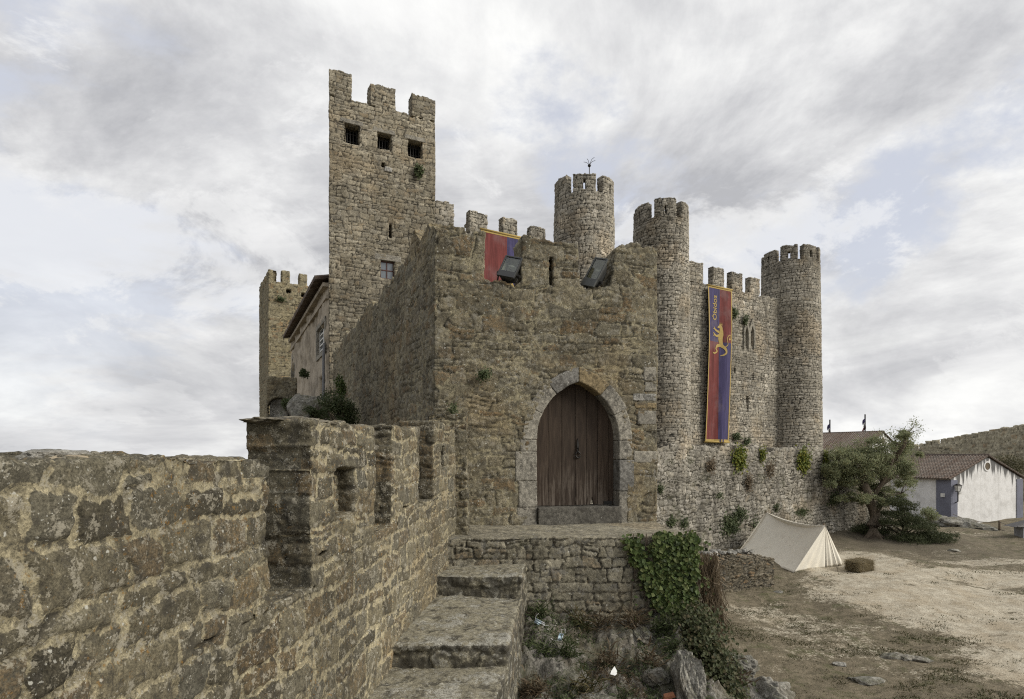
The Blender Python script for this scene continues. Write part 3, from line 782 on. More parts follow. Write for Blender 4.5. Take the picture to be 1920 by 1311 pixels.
# ------------------------------------------------------------------ stairs, landing
def build_stairs():
    t = thing('stone_staircase', 'worn lichen covered stone stairs climbing to the landing along the parapet', 'stairs', (-.5, 6, -3.4))
    ex = lambda y: .195 + .09 * (y - 8.58)
    # (front Y, tread z)
    st = [(2.2, -2.50), (3.75, -2.27), (4.62 - .02, -2.045), (5.76, -1.81), (7.75, -1.50)]
    st = [(2.0, -2.55), (3.4, -2.30), (4.3, -2.04), (5.76, -1.82), (7.78, -1.555)]
    cfg = dict(h=.26, w=.7, g=.018, bev=.02, rel=.02, und=.022, grain=.012, gs=.10, warp=.2, hv=.15, split=.0, rough=.9, toprel=0., ckt=.3)
    for i, (y, z) in enumerate(st):
        yb = st[i + 1][0] if i + 1 < len(st) else 8.62
        s = .016
        x0 = PX(y) - .08; w = ex(y) - x0 + .0
        nu = int(w / s); v0 = -3.7
        U, V = grid(0, nu * s, v0, z + .05, s)
        m = (V < z).astype(int)
        dep = yb - y + .10
        def mp(u, d, v, y=y, x0=x0):
            # the flight runs beside the parapet, so each block shears with it
            p = np.column_stack([x0 + u + .09 * d, y + d, v])
            n = len(u); return p, np.tile([1., 0, 0], (n, 1)), np.tile([.09, .996, 0], (n, 1))
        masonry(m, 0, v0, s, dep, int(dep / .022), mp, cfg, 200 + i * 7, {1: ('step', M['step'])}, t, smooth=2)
build_stairs()

LW = Wall((-.99, 8.58), (1., .085))
def build_landing():
    t = thing('stone_landing', 'flat stone landing before the arched door, carried by a grey retaining wall', 'landing', (1., 9.2, -3.2))
    s = .018; v0 = -3.3; W = LW.u(1308)
    U, V = grid(0, W, v0, -1.1, s)
    m = np.zeros(U.shape, int)
    rag = .02 * fbm(V / .15, V * 0, 3, 4)
    m[(V < LAND) & (U < W - .05 + rag)] = 1
    cfg = dict(h=.145, w=.24, g=.022, bev=.010, rel=.012, und=.025, grain=.008, gs=.05, warp=.18, hv=.42, split=.12, rough=.7, slant=.14, toprel=.1, topcrack=.4, ckt=.1)
    f = line_map(LW.P, LW.d)
    masonry(m, 0, v0, s, 2.6, 110, f, cfg, 301, {1: ('retaining_wall', M['retain'])}, t, smooth=2)
build_landing()
# ------------------------------------------------------------------ gatehouse with the arched door
GF = Wall((-1.318, 10.0), (math.cos(math.radians(13.5)), math.sin(math.radians(13.5))))
GS_end = np.array([-6.24, 20.5]); GS_dir = (np.array([-1.318, 10.]) - GS_end); GS_L = np.linalg.norm(GS_dir); GS_dir /= GS_L
GSW = Wall(GS_end, GS_dir)
GW = GF.u(1232)
def poly_mask(U, V, pts):
    """even-odd test"""
    ins = np.zeros(U.shape, bool); n = len(pts)
    for i in range(n):
        x1, y1 = pts[i]; x2, y2 = pts[(i + 1) % n]
        if y1 == y2: continue
        c = ((y1 > V) != (y2 > V)) & (U < (x2 - x1) * (V - y1) / (y2 - y1) + x1)
        ins ^= c
    return ins
DC = (GF.u(1007) + GF.u(1161)) / 2; DH = (GF.u(1161) - GF.u(1007)) / 2
DZ0 = GF.uv(1078, 951)[1]; DZS = GF.uv(1078, 825)[1]; DZT = GF.uv(1078, 716)[1]
def arch_c(hw, rise): return (rise * rise - hw * hw) / (2 * hw)          # centre offset beyond the axis
AC = arch_c(DH, DZT - DZS); AR = DH + AC
def arch_pts(extra, n=14):
    """pointed arch outline from left springing over the apex to the right springing, offset outwards by extra"""
    R = AR + extra; out = []
    amax = math.acos(AC / R)
    for i in range(n + 1):
        a = amax * i / n; out.append((DC + AC - R * math.cos(a), DZS + R * math.sin(a)))
    return out + [(2 * DC - x, z) for x, z in out[-2::-1]]
def build_gate():
    t = thing('gatehouse', 'rugged brown stone gatehouse with a broken battlement above the arched door', 'gatehouse', (1, 11, LAND))
    fpts = [GS_end, (-1.318, 10.0), GF.pt(GW, 0)[:2], GF.pt(GW, 0)[:2] + np.array([.35, 4.0])]
    mp = path_map(fpts, r=.12); S = mp.S
    s = .022; v0 = -2.6; u1 = S[-1]
    U, V = grid(0, u1, v0, 4.9, s)
    # ragged top of the left flank, read along its own plane, then the front's battlement
    side = [(815, 425), (800, 424), (790, 429), (772, 438), (768, 468), (748, 490), (738, 522), (714, 545), (706, 578), (682, 580), (668, 606), (648, 626), (634, 650), (626, 662)]
    tu = []; tz = []
    for px, py in side:
        u = GSW.u(px); tu.append(u); tz.append((HY - py) / F * GSW.Y(u))
    o = np.argsort(tu); tu = np.array(tu)[o]; tz = np.array(tz)[o]
    front = [(815, 425), (840, 420), (862, 425), (880, 432), (909, 436), (911, 524), (940, 527), (976, 532), (979, 446), (990, 440), (1010, 447), (1040, 452), (1084, 452), (1087, 538), (1112, 541),
             (1145, 540), (1150, 492), (1157, 462), (1175, 460), (1205, 464), (1228, 466), (1232, 468)]
    fu = []; fz = []
    for px, py in front:
        u, z = GF.uv(px, py); fu.append(u + S[1]); fz.append(z)
    top = np.interp(U, np.concatenate([tu, fu, [u1]]), np.concatenate([tz, fz, [3.6]]))
    jag = .05 * fbm(U / .22, U * 0 + .3, 4, 9) + .02 * fbm(U / .06, U * 0 + 7, 2, 10)
    mask = (V < top + jag + .16 * fbm(U / .55, U * 0 + 5.5, 3, 19) * (U < S[1] - .4)).astype(int)
    # door opening behind the arch stones, loophole
    u = U - S[1]
    hole = poly_mask(u, V, [(DC - DH - .16, -1.25)] + arch_pts(.14) + [(DC + DH + .16, -1.25)])
    mask[hole] = 0
    l0, z1 = GF.uv(1030, 481); l1, z0 = GF.uv(1036, 536)
    mask[(u > l0) & (u < l1) & (V > z0) & (V < z1)] = 0
    # battlement blocks of the front are parts of their own
    sill = GF.uv(1000, 532)[1]
    for k, (a, b) in enumerate(((GF.u(976), GF.u(1087)), (GF.u(1146), GW + .02))):
        mask[(mask > 0) & (V > sill + .0) & (u > a - .1) & (u < b)] = 2 + k
    cfg = dict(h=.185, w=.34, g=.022, bev=.012, rel=.012, und=.018, grain=.008, gs=.06, warp=.36, hv=.5, split=.35, smear=.030, rough=.6, slant=.2, crack=.018, ckd=.014, ckt=-.05)
    masonry(mask, 0, v0, s, .6, 20, mp, cfg, 401, {1: ('wall', M['gate']), 2: ('merlon', M['gate']), 3: ('merlon', M['gate'])}, t, smooth=2)
    # dressed stones of the pointed arch
    def pt(u, z, out): return GF.pt(u, z, out)
    def stone(poly, mat, out, seed):
        mb = MB(); r = random.Random(seed); g = .003
        c = np.mean(np.array(poly), 0)
        pl = [tuple(np.array(p) + (c - np.array(p)) / (np.linalg.norm(c - np.array(p)) + 1e-6) * g) for p in poly]
        o_ = out - .012 + r.uniform(-.010, .012)
        mb.prism(pl, lambda p: pt(p[0], p[1], o_), lambda p: pt(p[0], p[1], -.30))
        return roughen(mb.build('arch_stone', M[mat], t, org=pt(c[0], c[1], 0)), .014, .022, .1)
    amax_i = math.acos(AC / AR)
    fr = [0, .34, .66, 1.0]
    mats_l = ['arch_pale', 'arch_pale', 'arch_blue']; mats_r = ['arch_pale', 'arch_grey', 'arch_rust']
    wid = [.30, .33, .30]
    for sgn, mats in ((-1, mats_l), (1, mats_r)):
        for k in range(3):
            a0, a1 = amax_i * fr[k], amax_i * fr[k + 1]
            ro = AR + .265 + (.02 if k == 1 else 0)
            def P(R, a): return (DC + sgn * (R * math.cos(a) - AC), DZS + R * math.sin(a))
            inn = [P(AR, a0 + (a1 - a0) * i / 5) for i in range(6)]
            if k == 2:
                ao = math.acos(AC / ro)
                out_ = [P(ro, a0 + (ao - a0) * i / 5) for i in range(6)]
            else: out_ = [P(ro, a0 + (a1 - a0) * i / 5) for i in range(6)]
            stone(inn + out_[::-1], mats[k], .020, 50 + k + 10 * sgn)
    zb = LAND - .04
    jl = [(DZS, .13, .31, 'arch_grey'), (.13, -.40, .40, 'arch_grey'), (-.40, -.86, .345, 'arch_grey'), (-.86, zb, .37, 'arch_grey')]
    jr = [(DZS, -.02, .27, 'arch_grey'), (-.02, -.60, .30, 'arch_blue'), (-.60, zb, .26, 'arch_grey')]
    for sgn, J in ((-1, jl), (1, jr)):
        for k, (z1, z0, w, mt) in enumerate(J):
            a = DC + sgn * DH; b = DC + sgn * (DH + w)
            stone([(a, z0), (b, z0), (b, z1), (a, z1)], mt, .016, 80 + k + 20 * sgn)
    # larger dressed quoins low on the right edge
    for k, (q0, q1, p0, p1, mt) in enumerate(((1207, 1231, 688, 714, 'arch_pale'), (1209, 1231, 716, 734, 'arch_grey'), (1187, 1231, 738, 752, 'rubble'), (1190, 1231, 755, 766, 'arch_rust'), (1196, 1231, 770, 796, 'arch_grey'), (1188, 1231, 846, 868, 'arch_pale'), (1197, 1231, 872, 908, 'arch_grey'))):
        a, b = GF.u(q0), GF.u(q1); z1 = GF.uv(1210, p0)[1]; z0 = GF.uv(1210, p1)[1]
        stone([(a, z0), (b, z0), (b, z1), (a, z1)], mt, .016, 140 + k)
    zq = DZ0 - .15
    mb = MB(); u0, u1_ = DC - DH - .0, DC + DH + .04
    mb.prism([(u0 + .01, LAND - .03), (u1_ - .01, LAND - .03), (u1_ - .01, DZ0), (u0 + .01, DZ0)], lambda p: pt(p[0], p[1], .05), lambda p: pt(p[0], p[1], -.62))
    roughen(mb.build('threshold', M['thresh'], t, org=pt(DC, LAND, 0)), .016, .025, .12)
    # two-leaf plank door
    eu = [DC + DH * (2 * q - 1) for q in (0, .19, .35, .515, .655, .80, .94, 1)]
    def zt(u):
        d = min(abs(u - DC), DH); return DZS + math.sqrt(max(0, AR ** 2 - (d + AC) ** 2))
    for lf in (range(0, 3), range(3, 7)):
        V_, F_, A_ = [], [], []
        for i in lf:
            a, b = eu[i] + .005, eu[i + 1] - .005; n = 8
            nots = i == 4
            dz = random.uniform(.012, .03)
            base = [(a, DZ0 + dz)] + ([(a + .07, DZ0 + dz), (a + .11, DZ0 + .17), (a + .15, DZ0 + dz)] if nots else []) + [(b, DZ0 + dz)]
            topp = [(b + (a - b) * k / n, zt(b + (a - b) * k / n) + .02) for k in range(n + 1)]
            poly = base + topp; o0 = -.255 - random.uniform(0, .012); m = len(poly); q0 = len(V_)
            V_ += [pt(x, z, o0) for x, z in poly] + [pt(x, z, o0 - .05) for x, z in poly]
            F_ += [[q0 + k for k in range(m)], [q0 + 2 * m - 1 - k for k in range(m)]] + [[q0 + k, q0 + m + k, q0 + m + (k + 1) % m, q0 + (k + 1) % m] for k in range(m)]
            A_ += [[random.random()] * 3] * (2 * m)
        o = mesh_obj('door_leaf', np.array(V_), F_, M['wood'], t, False, np.array(A_), attrname='plank', org=pt((eu[lf[0]] + eu[lf[-1] + 1]) / 2, DZ0, -.28))
        leaf = o
    # ring knocker on a tall plate, hung on the right leaf
    kn = MB(); ku, kz = GF.uv(1092, 842)
    kn.prism([(ku - .012, kz - .05), (ku + .012, kz - .05), (ku + .02, kz + .1), (ku, kz + .2), (ku - .02, kz + .1)], lambda p: pt(p[0], p[1], -.238), lambda p: pt(p[0], p[1], -.262))
    ring = [pt(ku + .045 * math.sin(a), kz - .105 + .055 * math.cos(a), -.235) for a in np.linspace(0, 2 * math.pi, 17)]
    kn.tube(ring, .013, 6, False); kn.tube([pt(ku, kz + .02, -.25), pt(ku, kz + .02, -.21), pt(ku, kz - .05, -.22)], .012, 6)
    kn.build('door_knocker', M['iron'], leaf)
    lk = MB(); lu, lz = DC + DH - .12, 0; lk.box(pt(lu, DZ0 + .05, -.25), (.16, .05, .06)); lk.build('door_bolt', M['iron'], leaf)
build_gate()

# pier where the parapet meets the gatehouse
def build_pier():
    t = thing('stone_pier', 'short squared stone pier between the last merlon and the gatehouse wall', 'pier', (-1., 9.4, LAND))
    s = .016; w = .60; v0 = -1.4
    U, V = grid(0, w, v0, .78, s)
    m = (V < .70 + .02 * fbm(U / .1, U * 0, 3, 3)).astype(int)
    cfg = dict(h=.2, w=.34, g=.03, bev=.016, rel=.022, und=.03, grain=.008, gs=.05, warp=.3, hv=.4, split=.2, smear=.012, rough=.8)
    masonry(m, 0, v0, s, 1.5, 60, line_map((-1.285, 8.93), (1, .09)), cfg, 521, {1: ('pier_wall', M['near'])}, t, smooth=3)
build_pier()

# ------------------------------------------------------------------ castle facade: keep, curtain walls, round towers
FA = Wall((-2.915, 22.9), (math.sin(math.radians(60)), math.cos(math.radians(60))))
TC = dict(h=.155, w=.215, g=.026, bev=.018, rel=.020, und=.015, grain=.007, gs=.12, warp=.22, hv=.4, split=.15, rough=.45, slant=.14, crack=.02, ckd=.02, ckt=0.)
def build_tower(label, px, hw, Y0, outw, ztop, merl, zbase, mh, seed, slit=True, loc=None):
    u = FA.u(px); C = FA.pt(u, 0, outw)
    ray = (px - CX) / F; R = hw * C[1] / F / math.sqrt(1 + ray * ray)
    t = thing('round_tower', label, 'tower', (C[0], C[1], zbase), 'round towers of the castle front')
    s0 = .036; nu = int(round(2 * math.pi * R / s0)); s = 2 * math.pi * R / nu
    uu = (np.arange(nu) + .5) * s; sv = .036
    nz = int((ztop + .25 - zbase) / sv); vv = zbase + (np.arange(nz) + .5) * sv
    U, V = np.meshgrid(uu, vv)
    A = np.degrees(U / R); A = (A + 180) % 360 - 180
    mask = (V < ztop - mh).astype(int); nx = 2
    parts = {1: ('tower_wall', M['tower'])}
    n, width, off = merl
    for k in range(n):
        a = (off + k * 360 / n + 180) % 360 - 180
        da = (A - a + 180) % 360 - 180
        rr = random.Random(seed + k); tz = ztop + rr.uniform(-.09, .07)
        m = (np.abs(da) < width / 2) & (V >= ztop - mh) & (V < tz + .03 * fbm(U / .3, U * 0, 2, seed + k))
        mask[m] = nx; parts[nx] = ('merlon', M['tower']); nx += 1
        if slit:
            mask[(np.abs(da) < 2.3) & (V > ztop - mh + .08) & (V < ztop - mh * .40)] = 0
    obs = masonry(mask, 0, zbase, s, .42, 4, cyl_map(C, R, .012, ztop), TC, seed, parts, t, periodic=True, back=True, smooth=1, sv=sv)
    # wall-walk floor inside the battlement
    mb = MB(); n_ = 28
    ring = [(C[0] + (R - .2) * math.cos(2 * math.pi * i / n_), C[1] + (R - .2) * math.sin(2 * math.pi * i / n_)) for i in range(n_)]
    mb.prism(ring, lambda p: (p[0], p[1], ztop - mh - .55), lambda p: (p[0], p[1], ztop - mh - .75))
    mb.build('tower_floor', M['earth'], t)
    return C, R
C1, R1 = build_tower('tallest looking round tower with a thin metal rod, left of three on the castle front', 1095, 55.5, 0, .0, 12.3, (6, 46, 0.5), -4.6, .80, 601)
C2, R2 = build_tower('middle round tower rising beside the right edge of the gatehouse', 1239, 51.5, 0, .0, 12.22, (6, 46, 9.5), -4.6, .82, 631)
C3, R3 = build_tower('wide round corner tower at the far right end of the castle front', 1492, 55.5, 0, -.35, 11.98, (8, 35, -2.5), -4.6, .78, 661)

def build_curtain():
    t = thing('curtain_wall', 'long battlemented curtain wall linking the round towers and the square keep', 'wall', tuple(FA.pt(9, -4.6)))
    s = .034; u0, u1 = -.1, 23.4; v0 = -1.2
    U, V = grid(u0, u1, v0, 10.3, s)
    mask = (V < 9.05 + .05 * fbm(U / .4, U * 0, 3, 8)).astype(int)
    parts = {1: ('wall', M['tower'])}; nx = 2
    for a, b, dz in ((816, 851, .12), (880, 914, .02), (943, 970, .08), (995, 1023, .0), (1060, 1090, 0), (1160, 1185, 0), (1285, 1318, .1), (1337, 1358, .08), (1372, 1393, .03), (1407, 1425, 0.)):
        ua, ub = FA.u(a), FA.u(b)
        m = (U > ua) & (U < ub) & (V >= 9.05) & (V < 9.98 + dz - .04 * np.abs(U - (ua + ub) / 2) + .03 * fbm(U / .25, U * 0, 3, nx))
        mask[m & (mask == 0)] = nx; parts[nx] = ('merlon', M['tower']); nx += 1
    mask[(U > FA.u(1541))] = 0
    # pair of pointed lights, arrow slits and put-log holes between the banner and the corner tower
    def hole(px0, px1, py0, py1, pointed=False):
        a, z1 = FA.uv(px0, py0); b, z0 = FA.uv(px1, py1); z1 = (z1 + FA.uv(px1, py0)[1]) / 2
        c, w = (a + b) / 2, (b - a) / 2
        m = (U > a) & (U < b) & (V > z0) & (V < z1)
        if pointed: m &= (V < z1 - np.abs(U - c) / w * w * 1.8)
        mask[m] = 0
    hole(1396, 1402.5, 612, 650, True); hole(1404.5, 1411, 612, 650, True)
    for p in ((1400, 1404, 744, 773), (1411.5, 1414, 699, 713), (1376, 1379, 690, 700), (1330, 1333, 560, 566)): hole(*p)
    masonry(mask, u0, v0, s, .36, 5, line_map(FA.P, FA.d), dict(TC, h=.155, w=.22), 701, parts, t, back=False, smooth=1)
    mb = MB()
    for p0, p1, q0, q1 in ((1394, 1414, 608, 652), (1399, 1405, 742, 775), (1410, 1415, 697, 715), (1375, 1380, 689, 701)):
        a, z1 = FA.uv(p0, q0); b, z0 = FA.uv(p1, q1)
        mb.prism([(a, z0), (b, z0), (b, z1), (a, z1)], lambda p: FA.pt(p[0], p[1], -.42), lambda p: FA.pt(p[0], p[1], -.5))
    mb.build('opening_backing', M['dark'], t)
    # pale surround of the twin window
    for p0, p1 in ((1393, 1403.5), (1403.5, 1414)):
        mb = MB(); a, z0 = FA.uv(p0, 653); b, _ = FA.uv(p1, 653); z1 = FA.uv((p0 + p1) / 2, 598)[1]; c = (a + b) / 2
        w = (b - a) / 2; i = .6
        for sg in (-1, 1):
            mb.prism([(c + sg * w, z0), (c + sg * w, z1 - .55), (c, z1), (c, z1 - .36), (c + sg * w * i, z1 - .75), (c + sg * w * i, z0)], lambda p: FA.pt(p[0], p[1], .09), lambda p: FA.pt(p[0], p[1], -.2))
        mb.build('window_surround', M['arch_pale'], t)
build_curtain()

def build_plinth():
    t = thing('castle_base_wall', 'pale rubble base wall with plants in its joints under the castle front', 'wall', tuple(FA.pt(12, -4.8, 1.4)))
    s = .04; u0, u1 = 7.0, 29.5; v0 = -4.9
    U, V = grid(u0, u1, v0, .9, s)
    top = np.interp(U, [8, 11.5, 20, 25, 29.5], [.62, .60, .48, .42, .1]) + .12 * fbm(U / .6, U * 0, 4, 5)
    mask = (V < top).astype(int)
    P = FA.pt(0, 0, 1.4)[:2]
    masonry(mask, u0, v0, s, 1.5, 14, line_map(P, FA.d, .06, .5), dict(TC, h=.18, w=.25, rel=.034, g=.032, und=.08, warp=.4, hv=.5), 751, {1: ('base_wall', M['plinth'])}, t, smooth=1)
build_plinth()

KW = Wall((-6.55, 21.0), (.902, .432))
def build_keep():
    kL = KW.u(816)
    FL = KW.P; FR = KW.pt(kL, 0)[:2]; BL = FL + np.array([-1.05, 4.2]); BR = FR + np.array([-.55, 3.4])
    t = thing('square_keep', 'tall square stone keep with three square openings below its merlons', 'tower', (-5, 22, -1.5))
    mp = path_map([BL, FL, FR, BR], r=.12, closed=True); S = mp.S
    s0 = .032; nu = int(round(S[-1] / s0)); s = S[-1] / nu; v0 = -3.2; sv = .032
    nz = int((14.25 - v0) / sv)
    U, V = np.meshgrid((np.arange(nu) + .5) * s, v0 + (np.arange(nz) + .5) * sv)
    u = U - S[1]
    W = lambda px, py: KW.uv(px, py)
    zw = W(675, 191)[1]
    mask = (V < zw + .05 * fbm(U / .3, U * 0, 3, 3)).astype(int)
    parts = {1: ('keep_wall', M['keep'])}; nx = 2
    spans = [(S[1] + W(617, 0)[0] - .55, S[1] + W(659, 0)[0]), (S[1] + W(694, 0)[0], S[1] + W(742, 0)[0]), (S[1] + W(772, 0)[0], S[1] + kL + .5),
             (S[2] + 1.3, S[2] + 2.1), (S[3] - .6, S[3] + .6), (S[3] + 1.5, S[3] + 2.4), (S[4] - .45, S[4]), (0, .4), (1.5, 2.5)]
    zt = W(640, 138)[1]
    for a, b in spans:
        rr = random.Random(nx); m = (U > a) & (U < b) & (V >= zw - .01) & (V < zt + rr.uniform(-.05, .08) + .04 * fbm(U / .3, U * 0, 3, nx))
        mask[m & (mask == 0)] = nx; parts[nx] = ('merlon', M['keep']); nx += 1
    def hole(px0, px1, py0, py1):
        a = W(px0, 0)[0]; b = W(px1, 0)[0]; z1 = W((px0 + px1) / 2, py0)[1]; z0 = W((px0 + px1) / 2, py1)[1]
        mask[(u > a) & (u < b) & (V > z0) & (V < z1)] = 0
        return a, b, z0, z1
    wins = [hole(645, 674, 233, 269), hole(707, 734, 250, 281), hole(766, 792, 264, 295)]
    sl_ = hole(729.5, 735, 421, 447); win = hole(713, 740, 489, 523)
    for p in ((716, 722, 306, 314), (780, 790, 318, 331)): hole(*p)
    # the back wall has one opening in line with the third window
    mask[(U > S[3] + 1.0) & (U < S[3] + 2.0) & (V > 11.9) & (V < 12.95)] = 0
    masonry(mask, 0, v0, s, .55, 6, mp, dict(TC, h=.165, w=.27, g=.025, rel=.018, warp=.26), 801, parts, t, periodic=True, back=True, smooth=1, sv=sv)
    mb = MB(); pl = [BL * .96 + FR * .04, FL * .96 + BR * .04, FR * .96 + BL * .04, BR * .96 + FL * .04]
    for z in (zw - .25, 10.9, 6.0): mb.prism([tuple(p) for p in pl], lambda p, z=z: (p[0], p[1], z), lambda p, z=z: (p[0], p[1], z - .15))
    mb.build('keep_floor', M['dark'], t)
    for a, b, z0, z1 in wins:
        g = MB(); zm = z0 + (z1 - z0) * .62
        for k in range(5):
            x = a + (b - a) * (k + .5) / 5; g.tube([KW.pt(x, z0 - .02, -.34), KW.pt(x, z1 + .02, -.34)], .02, 6)
        for z in (z0 + .22, z0 + .5): g.tube([KW.pt(a - .03, z, -.34), KW.pt(b + .03, z, -.34)], .018, 6)
        g.build('window_grille', M['iron'], t)
        g = MB(); g.prism([(a - .16, z1 + .01), (b + .16, z1 + .01), (b + .12, z1 + .17), (a - .12, z1 + .17)], lambda p: KW.pt(p[0], p[1], .01), lambda p: KW.pt(p[0], p[1], -.25))
        g.build('window_lintel', M['arch_grey'], t, bevel=.02)
    a, b, z0, z1 = win
    g = MB(); th = .045
    for q in ((a, z0, a + th, z1), (b - th, z0, b, z1), (a + th, z1 - th, b - th, z1), (a + th, z0, b - th, z0 + th), ((a + b) / 2 - .018, z0 + th, (a + b) / 2 + .018, z1 - th)):
        g.prism([(q[0], q[1]), (q[2], q[1]), (q[2], q[3]), (q[0], q[3])], lambda p: KW.pt(p[0], p[1], -.10), lambda p: KW.pt(p[0], p[1], -.16))
    zc = (z0 + z1) / 2
    for q in ((a + th, zc - .018, (a + b) / 2 - .018, zc + .018), ((a + b) / 2 + .018, zc - .018, b - th, zc + .018)):
        g.prism([(q[0], q[1]), (q[2], q[1]), (q[2], q[3]), (q[0], q[3])], lambda p: KW.pt(p[0], p[1], -.105), lambda p: KW.pt(p[0], p[1], -.155))
    wf = g.build('window_frame', M['frame_red'], t)
    g = MB(); g.prism([(a, z0), (b, z0), (b, z1), (a, z1)], lambda p: KW.pt(p[0], p[1], -.125), lambda p: KW.pt(p[0], p[1], -.135)); g.build('window_pane', M['pane'], wf)
    g = MB(); g.prism([(a - .22, z1), (b + .25, z1), (b + .25, z1 + .22), (a - .22, z1 + .22)], lambda p: KW.pt(p[0], p[1], .015), lambda p: KW.pt(p[0], p[1], -.25)); g.build('window_lintel', M['arch_grey'], t, bevel=.02)
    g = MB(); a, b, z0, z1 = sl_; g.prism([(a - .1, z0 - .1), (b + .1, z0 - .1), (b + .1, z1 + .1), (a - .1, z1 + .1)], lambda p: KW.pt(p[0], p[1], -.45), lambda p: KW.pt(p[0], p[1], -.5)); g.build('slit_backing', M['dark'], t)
    g = MB(); a, z1 = W(720, 312); b, z0 = W(735, 325); g.prism([(a, z0), (b, z0), (b, z1 - .03), (a + .03, z1)], lambda p: KW.pt(p[0], p[1], .06), lambda p: KW.pt(p[0], p[1], -.2)); g.build('pale_block', M['rubble'], t, bevel=.03)
build_keep()

def build_far_tower():
    C = at(503, 503, 36.); e1 = np.array([.866, .5]); e2 = np.array([-.5, .866])
    FL = C[:2]; BL = FL + e2 * 4.4; FR = FL + e1 * 5.2; BR = FR + e2 * 4.4
    t = thing('battlemented_tower', 'sand coloured square tower with small merlons behind the rendered house', 'tower', (C[0] + 1, C[1] + 3, -2))
    mp = path_map([BL, FL, FR, BR], r=.15, closed=True); S = mp.S
    s0 = .055; nu = int(round(S[-1] / s0)); s = S[-1] / nu; v0 = -6.; sv = .055; ztop = C[2] + .0
    nz = int((ztop + .2 - v0) / sv)
    U, V = np.meshgrid((np.arange(nu) + .5) * s, v0 + (np.arange(nz) + .5) * sv)
    zc = ztop - .72; mask = (V < zc).astype(int); parts = {1: ('tower_wall', M['yellowkeep'])}; nx = 2
    for sd in range(4):
        n = 5; Ls = S[sd + 1] - S[sd]
        for k in range(n):
            c = S[sd] + Ls * k / n
            da = np.abs((U - c + S[-1] / 2) % S[-1] - S[-1] / 2)
            m = (da < .25) & (V >= zc) & (V < ztop + random.uniform(-.05, .05)); mask[m] = nx; parts[nx] = ('merlon', M['yellowkeep']); nx += 1
    FWl = Wall(FL, e1)
    for px, py in ((541, 546), (568, 553)):
        u, z = FWl.uv(px, py); mask[(np.abs(U - S[1] - u) < .13) & (np.abs(V - z) < .13)] = 0
    SW = Wall(BL, -e2)
    for px, py in ((488, 611), (490, 571)):
        u, z = SW.uv(px, py); mask[(np.abs(U - S[0] - u) < .2) & (np.abs(V - z) < .14)] = 0
    masonry(mask, 0, v0, s, .5, 3, mp, dict(TC, h=.17, w=.28), 851, parts, t, periodic=True, back=True, smooth=1, sv=sv)
    mb = MB(); mb.prism([tuple(p + (np.mean([BL, FL, FR, BR], 0) - p) * .06) for p in (BL, FL, FR, BR)], lambda p: (p[0], p[1], zc - .2), lambda p: (p[0], p[1], zc - .4)); mb.build('tower_floor', M['earth'], t)
build_far_tower()

